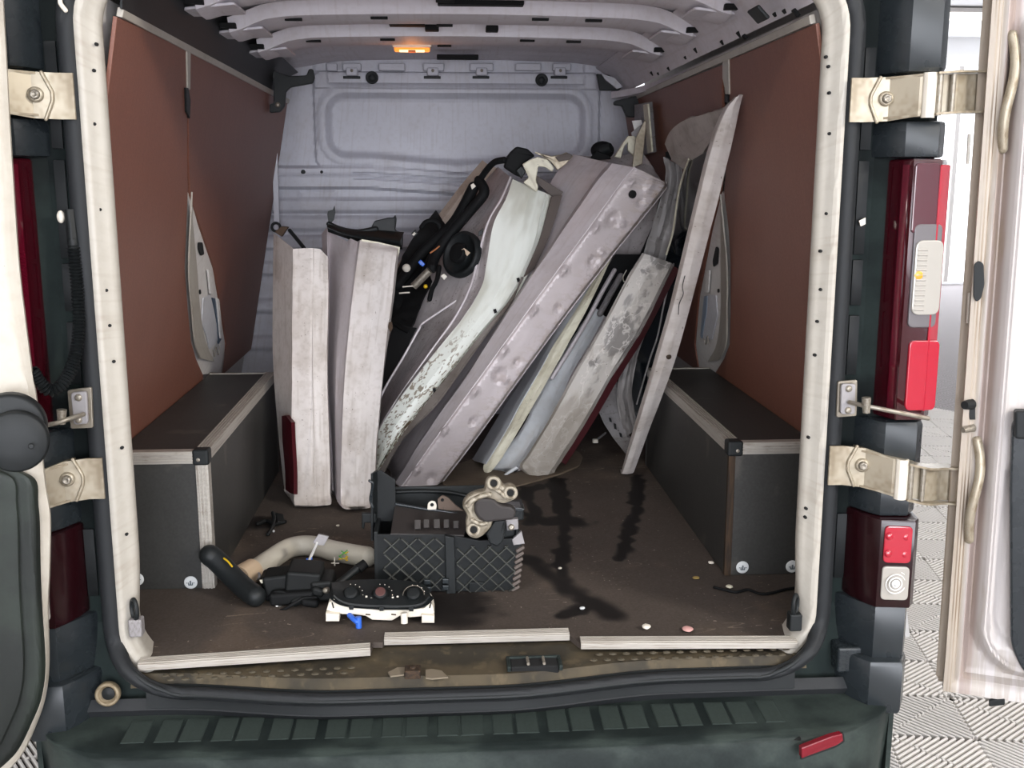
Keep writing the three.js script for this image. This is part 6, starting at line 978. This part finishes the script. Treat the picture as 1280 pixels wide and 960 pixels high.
{
  // grey pipe with its black rubber elbow
  const o = thing('bent_pipe', 'bent grey pipe with a yellow and green label and a black rubber elbow', 'pipe', at(380, 700, { y: 0 }));
  const pts = [[459, 696], [440, 693], [415, 688], [396, 683], [377, 682], [360, 686], [342, 697], [326, 708], [313, 717]].map((p) => at(p[0], p[1], { y: 0.028 }));
  part('pipe_tube', tube(pts, 0.0255, { seg: 70, rad: 18 }), M.pipe, o);
  part('pipe_collar', rod(at(316, 713, { y: 0.031 }), at(299, 723, { y: 0.031 }), 0.029, 0.029, 24), M.tan, o, 'tan collar');
  part('hose_clamp', tube([at(308, 714, { z: -0.01 }), at(316, 722, { z: 0.0 }), at(322, 722, { z: 0.0 })], 0.004, { seg: 12 }), M.steel, o);
  part('clamp_bolt', disc(at(321, 720, { z: 0.0 }), V(0.3, 0.2, 1), [[0.010, -0.006], [0.010, 0.003], [0.005, 0.003], [0, 0.002]], 14), M.grayMetal, o);
  part('rubber_elbow', tube([[262, 694, 0.032], [270, 700, 0.034], [285, 715, 0.05], [300, 730, 0.075], [312, 740, 0.10], [319, 745, 0.115]].map((p) => at(p[0], p[1], { z: p[2] })), 0.0245, { seg: 40, rad: 16 }), M.black, o, 'black rubber elbow');
  for (const l of [[[280, 698, 0.060], [285, 702, 0.068], [290, 708, 0.076]], [[282, 729, 0.052], [286, 733, 0.06], [292, 737, 0.072]]]) part('yellow_stripe', tubePx(l, 0.0022, { seg: 12, rad: 6 }), M.yellow, o, 'yellow stripe');
  // label: green cross strokes over yellow figures
  const Lb = (l, m) => part('label_stroke', tubePx(l.map(([a, b]) => [a, b, -0.074]), 0.0016, { seg: 8, rad: 5 }), m, o);
  Lb([[425, 695], [434, 688]], M.green); Lb([[427, 689], [433, 693]], M.green); Lb([[431, 692], [435, 690]], M.yellow); Lb([[424, 699], [431, 698]], M.yellow); Lb([[424, 695], [428, 698]], M.green); Lb([[433, 695], [435, 696], [433, 698], [435, 700], [433, 701], [432, 699], [433, 695]], M.yellow);
  part('white_cross', merge([rod(at(418, 697, { z: -0.076 }), at(418.5, 707, { z: -0.078 }), 0.0018), rod(at(414, 704, { z: -0.077 }), at(424, 704, { z: -0.077 }), 0.0015)]), M.cream, o);
}
{
  const o = thing('pedal_rod', 'thin bright metal rod with a flat grey pedal plate resting on the pipe', 'rod', at(385, 715, { y: 0 }));
  part('rod_shaft', tubePx([[396, 679, -0.045], [388, 697, 0.0], [380, 712, 0.04], [376, 721, 0.065]], 0.0035, { seg: 20 }), M.chrome, o);
  part('pedal_plate', slabPx([[391, 678], [398, 668], [411, 671], [405, 682], [394, 682]], -0.045, 0.008, 0.0015), M.grayMetal, o);
  for (const [a, b] of [[372, 722], [376, 724], [380, 723]]) part('rod_tine', rod(at(a + 2, b - 7, { z: 0.066 }), at(a - 1, b + 5, { z: 0.082 }), 0.002), M.chrome, o);
  part('blue_clip', rod(at(383, 700, { z: 0.004 }), at(390, 698, { z: 0.0 }), 0.0035), M.blue, o);
}
{
  // steering column switch unit: a heap of black plastic and metal
  const o = thing('column_switch', 'black steering column switch unit with a stalk pointing to the right', 'car part', at(365, 760, { y: 0 }));
  const darkP = dull(0x121414, { roughness: 0.55, specularIntensity: 0.5 }), bl = (px, py, z, w, h, d, a, m = darkP, name = 'switch_housing') => { const c = at(px, py, { z }); c.y = Math.max(c.y, h * 0.5 + 0.003); return part(name, obox(c, V(Math.cos(a), Math.sin(a), 0), V(-Math.sin(a), Math.cos(a), 0), V(0, 0, 1), w, h, d, 0.008), m, o); };
  bl(341, 752, 0.05, 0.036, 0.055, 0.06, 0.3); bl(352, 748, 0.06, 0.07, 0.06, 0.07, 0.1); bl(382, 745, 0.06, 0.08, 0.07, 0.09, -0.1); bl(405, 750, 0.07, 0.05, 0.05, 0.08, 0.05); bl(367, 762, 0.10, 0.10, 0.03, 0.05, 0.05, M.blackMatt);
  bl(362, 728, 0.03, 0.04, 0.04, 0.05, 0.5, M.plastic);
  part('metal_ring', new THREE.TorusGeometry(0.013, 0.004, 8, 20).rotateY(0.6).translate(...at(360, 726, { z: 0.06 }).toArray()), M.steel, o);
  part('label_plate', slabPx([[324, 725], [331, 725], [335, 731], [326, 729]], 0.085, 0.004, 0.001), M.creamWhite, o);
  part('stalk', tubePx([[410, 738, 0.08], [425, 728, 0.06], [440, 716, 0.04], [450, 708, 0.03]], 0.009, { seg: 20 }), M.black, o, 'black stalk');
  part('stalk_knob', rod(at(448, 711, { z: 0.035 }), at(457, 704, { z: 0.025 }), 0.0125, 0.011), M.blackMatt, o);
  part('chrome_screw', disc(at(407, 738, { z: 0.12 }), V(-0.3, 0.3, 1), [[0.007, -0.01], [0.007, 0.002], [0.003, 0.004], [0, 0.003]], 12), M.steel, o);
  for (const [px, py] of [[346, 758], [350, 766]]) part('bright_speck', new THREE.SphereGeometry(0.004, 8, 6).translate(...at(px, py, { z: 0.12 }).toArray()), M.chrome, o);
  bl(352, 734, 0.075, 0.022, 0.03, 0.03, 0.8); bl(398, 737, 0.10, 0.03, 0.022, 0.04, -0.3); bl(372, 752, 0.115, 0.03, 0.02, 0.03, 0.4, M.plastic); bl(388, 757, 0.125, 0.04, 0.018, 0.03, -0.2, M.blackMatt);
  for (const l of [[[335, 748, 0.10], [345, 740, 0.11], [358, 742, 0.115], [366, 750, 0.12]], [[352, 764, 0.14], [365, 756, 0.14], [380, 748, 0.13], [395, 747, 0.12]]]) part('switch_cable', tubePx(l, 0.004, { seg: 24, rad: 7 }), M.blackMatt, o);
  part('grey_collar', rod(at(346, 727, { z: 0.03 }), at(356, 722, { z: 0.03 }), 0.014, 0.012), M.grayMetal, o);
}
// oval board under the leaning panels
single('oval_board', slab([[729, 571], [724, 582], [700, 592], [650, 606], [615, 613], [575, 613], [552, 604], [556, 585], [600, 570], [660, 562], [705, 560], [722, 563]].map(([x, y]) => at(x, y, { y: 0.007 })), 0.006, 0.0015, [], 0.03), M.board, 'thin oval brown board lying under the leaning panels', 'board');
// black cable by the right box, litter
single('loose_cable', tube([[893, 734], [905, 737], [920, 740], [935, 737], [950, 742], [965, 741], [980, 737], [992, 735]].map(([x, y]) => at(x, y, { y: 0.005 })), 0.0035, { seg: 60, rad: 8 }), M.blackMatt, 'thin black cable lying in front of the right wheel arch box', 'cable');
{
  const o = thing('broken_clip', 'broken black plastic clip lying beside the left wheel arch box', 'plastic clip', at(335, 655, { y: 0 }));
  const Y = (x, y, h) => at(x, y, { y: h });
  part('clip_bar', tube([Y(322, 655, 0.006), Y(333, 651, 0.009), Y(343, 655, 0.007), Y(356, 652, 0.006)], 0.006, { seg: 16 }), M.blackMatt, o);
  part('clip_bar', tube([Y(341, 641, 0.02), Y(343, 650, 0.012), Y(340, 660, 0.006), Y(335, 668, 0.005)], 0.0055, { seg: 16 }), M.black, o);
  part('clip_tab', slab([Y(344, 640, 0.02), Y(354, 643, 0.014), Y(356, 652, 0.012), Y(347, 652, 0.014)], 0.005, 0.001), M.black, o);
  part('clip_glint', new THREE.SphereGeometry(0.004, 8, 6).translate(...Y(342, 664, 0.007).toArray()), M.chrome, o);
}
const lump = (px, py, r, m, name, label, cat2, sq = 0.5) => { const g = new THREE.IcosahedronGeometry(r, 2), p = g.attributes.position, c = at(px, py, { y: r * sq * 1.25 + 0.002 }); for (let i = 0; i < p.count; i++) { const k = 0.75 + 0.5 * vnoise(p.getX(i) / r * 1.5 + 9 + px, p.getY(i) / r * 1.5 + p.getZ(i) / r + 20, 300, 5); p.setXYZ(i, p.getX(i) * k, p.getY(i) * k * sq, p.getZ(i) * k); } g.computeVertexNormals(); g.translate(c.x, c.y, c.z); return single(name, g, m, label, cat2); };
lump(808, 783, 0.009, M.cream, 'paper_scrap', 'small crumpled cream paper scrap near the rear edge of the floor', 'litter');
lump(860, 786, 0.011, std(0xc99a94), 'paper_scrap', 'small pinkish paper scrap near the rear edge of the floor', 'litter', 0.35);
lump(870, 722, 0.008, std(0x8a7440), 'wood_chip', 'small ochre wood chip on the floor left of the right box', 'litter', 0.4);
lump(889, 703, 0.007, M.cream, 'pebble', 'small pale pebble against the right wheel arch box', 'litter');
lump(912, 733, 0.009, M.creamWhite, 'paper_scrap', 'pale scrap lying on the thin black cable', 'litter', 0.4);
lump(700, 710, 0.005, M.cream, 'pebble', 'tiny pale pebble on the oil stain in mid floor', 'litter');
lump(728, 760, 0.006, M.sticker, 'pebble', 'tiny bright pebble in the dark smear right of the battery tray', 'litter');
lump(422, 657, 0.005, M.cream, 'pebble', 'tiny pale pebble below the second white panel', 'litter');
{
  const o = thing('door_clip', 'white plastic trim clip lying behind the scratched panel', 'trim clip', base(744, 556));
  part('clip_head', obox(at(744, 552, { y: 0.012 }), V(1, 0, 0), V(0, 1, 0), V(0, 0, 1), 0.020, 0.02, 0.02, 0.005), M.cream, o);
  part('clip_stem', rod(at(747, 549, { y: 0.014 }), at(757, 541, { y: 0.03 }), 0.004), M.grayMetal, o);
}

renderer.render(scene, camera);
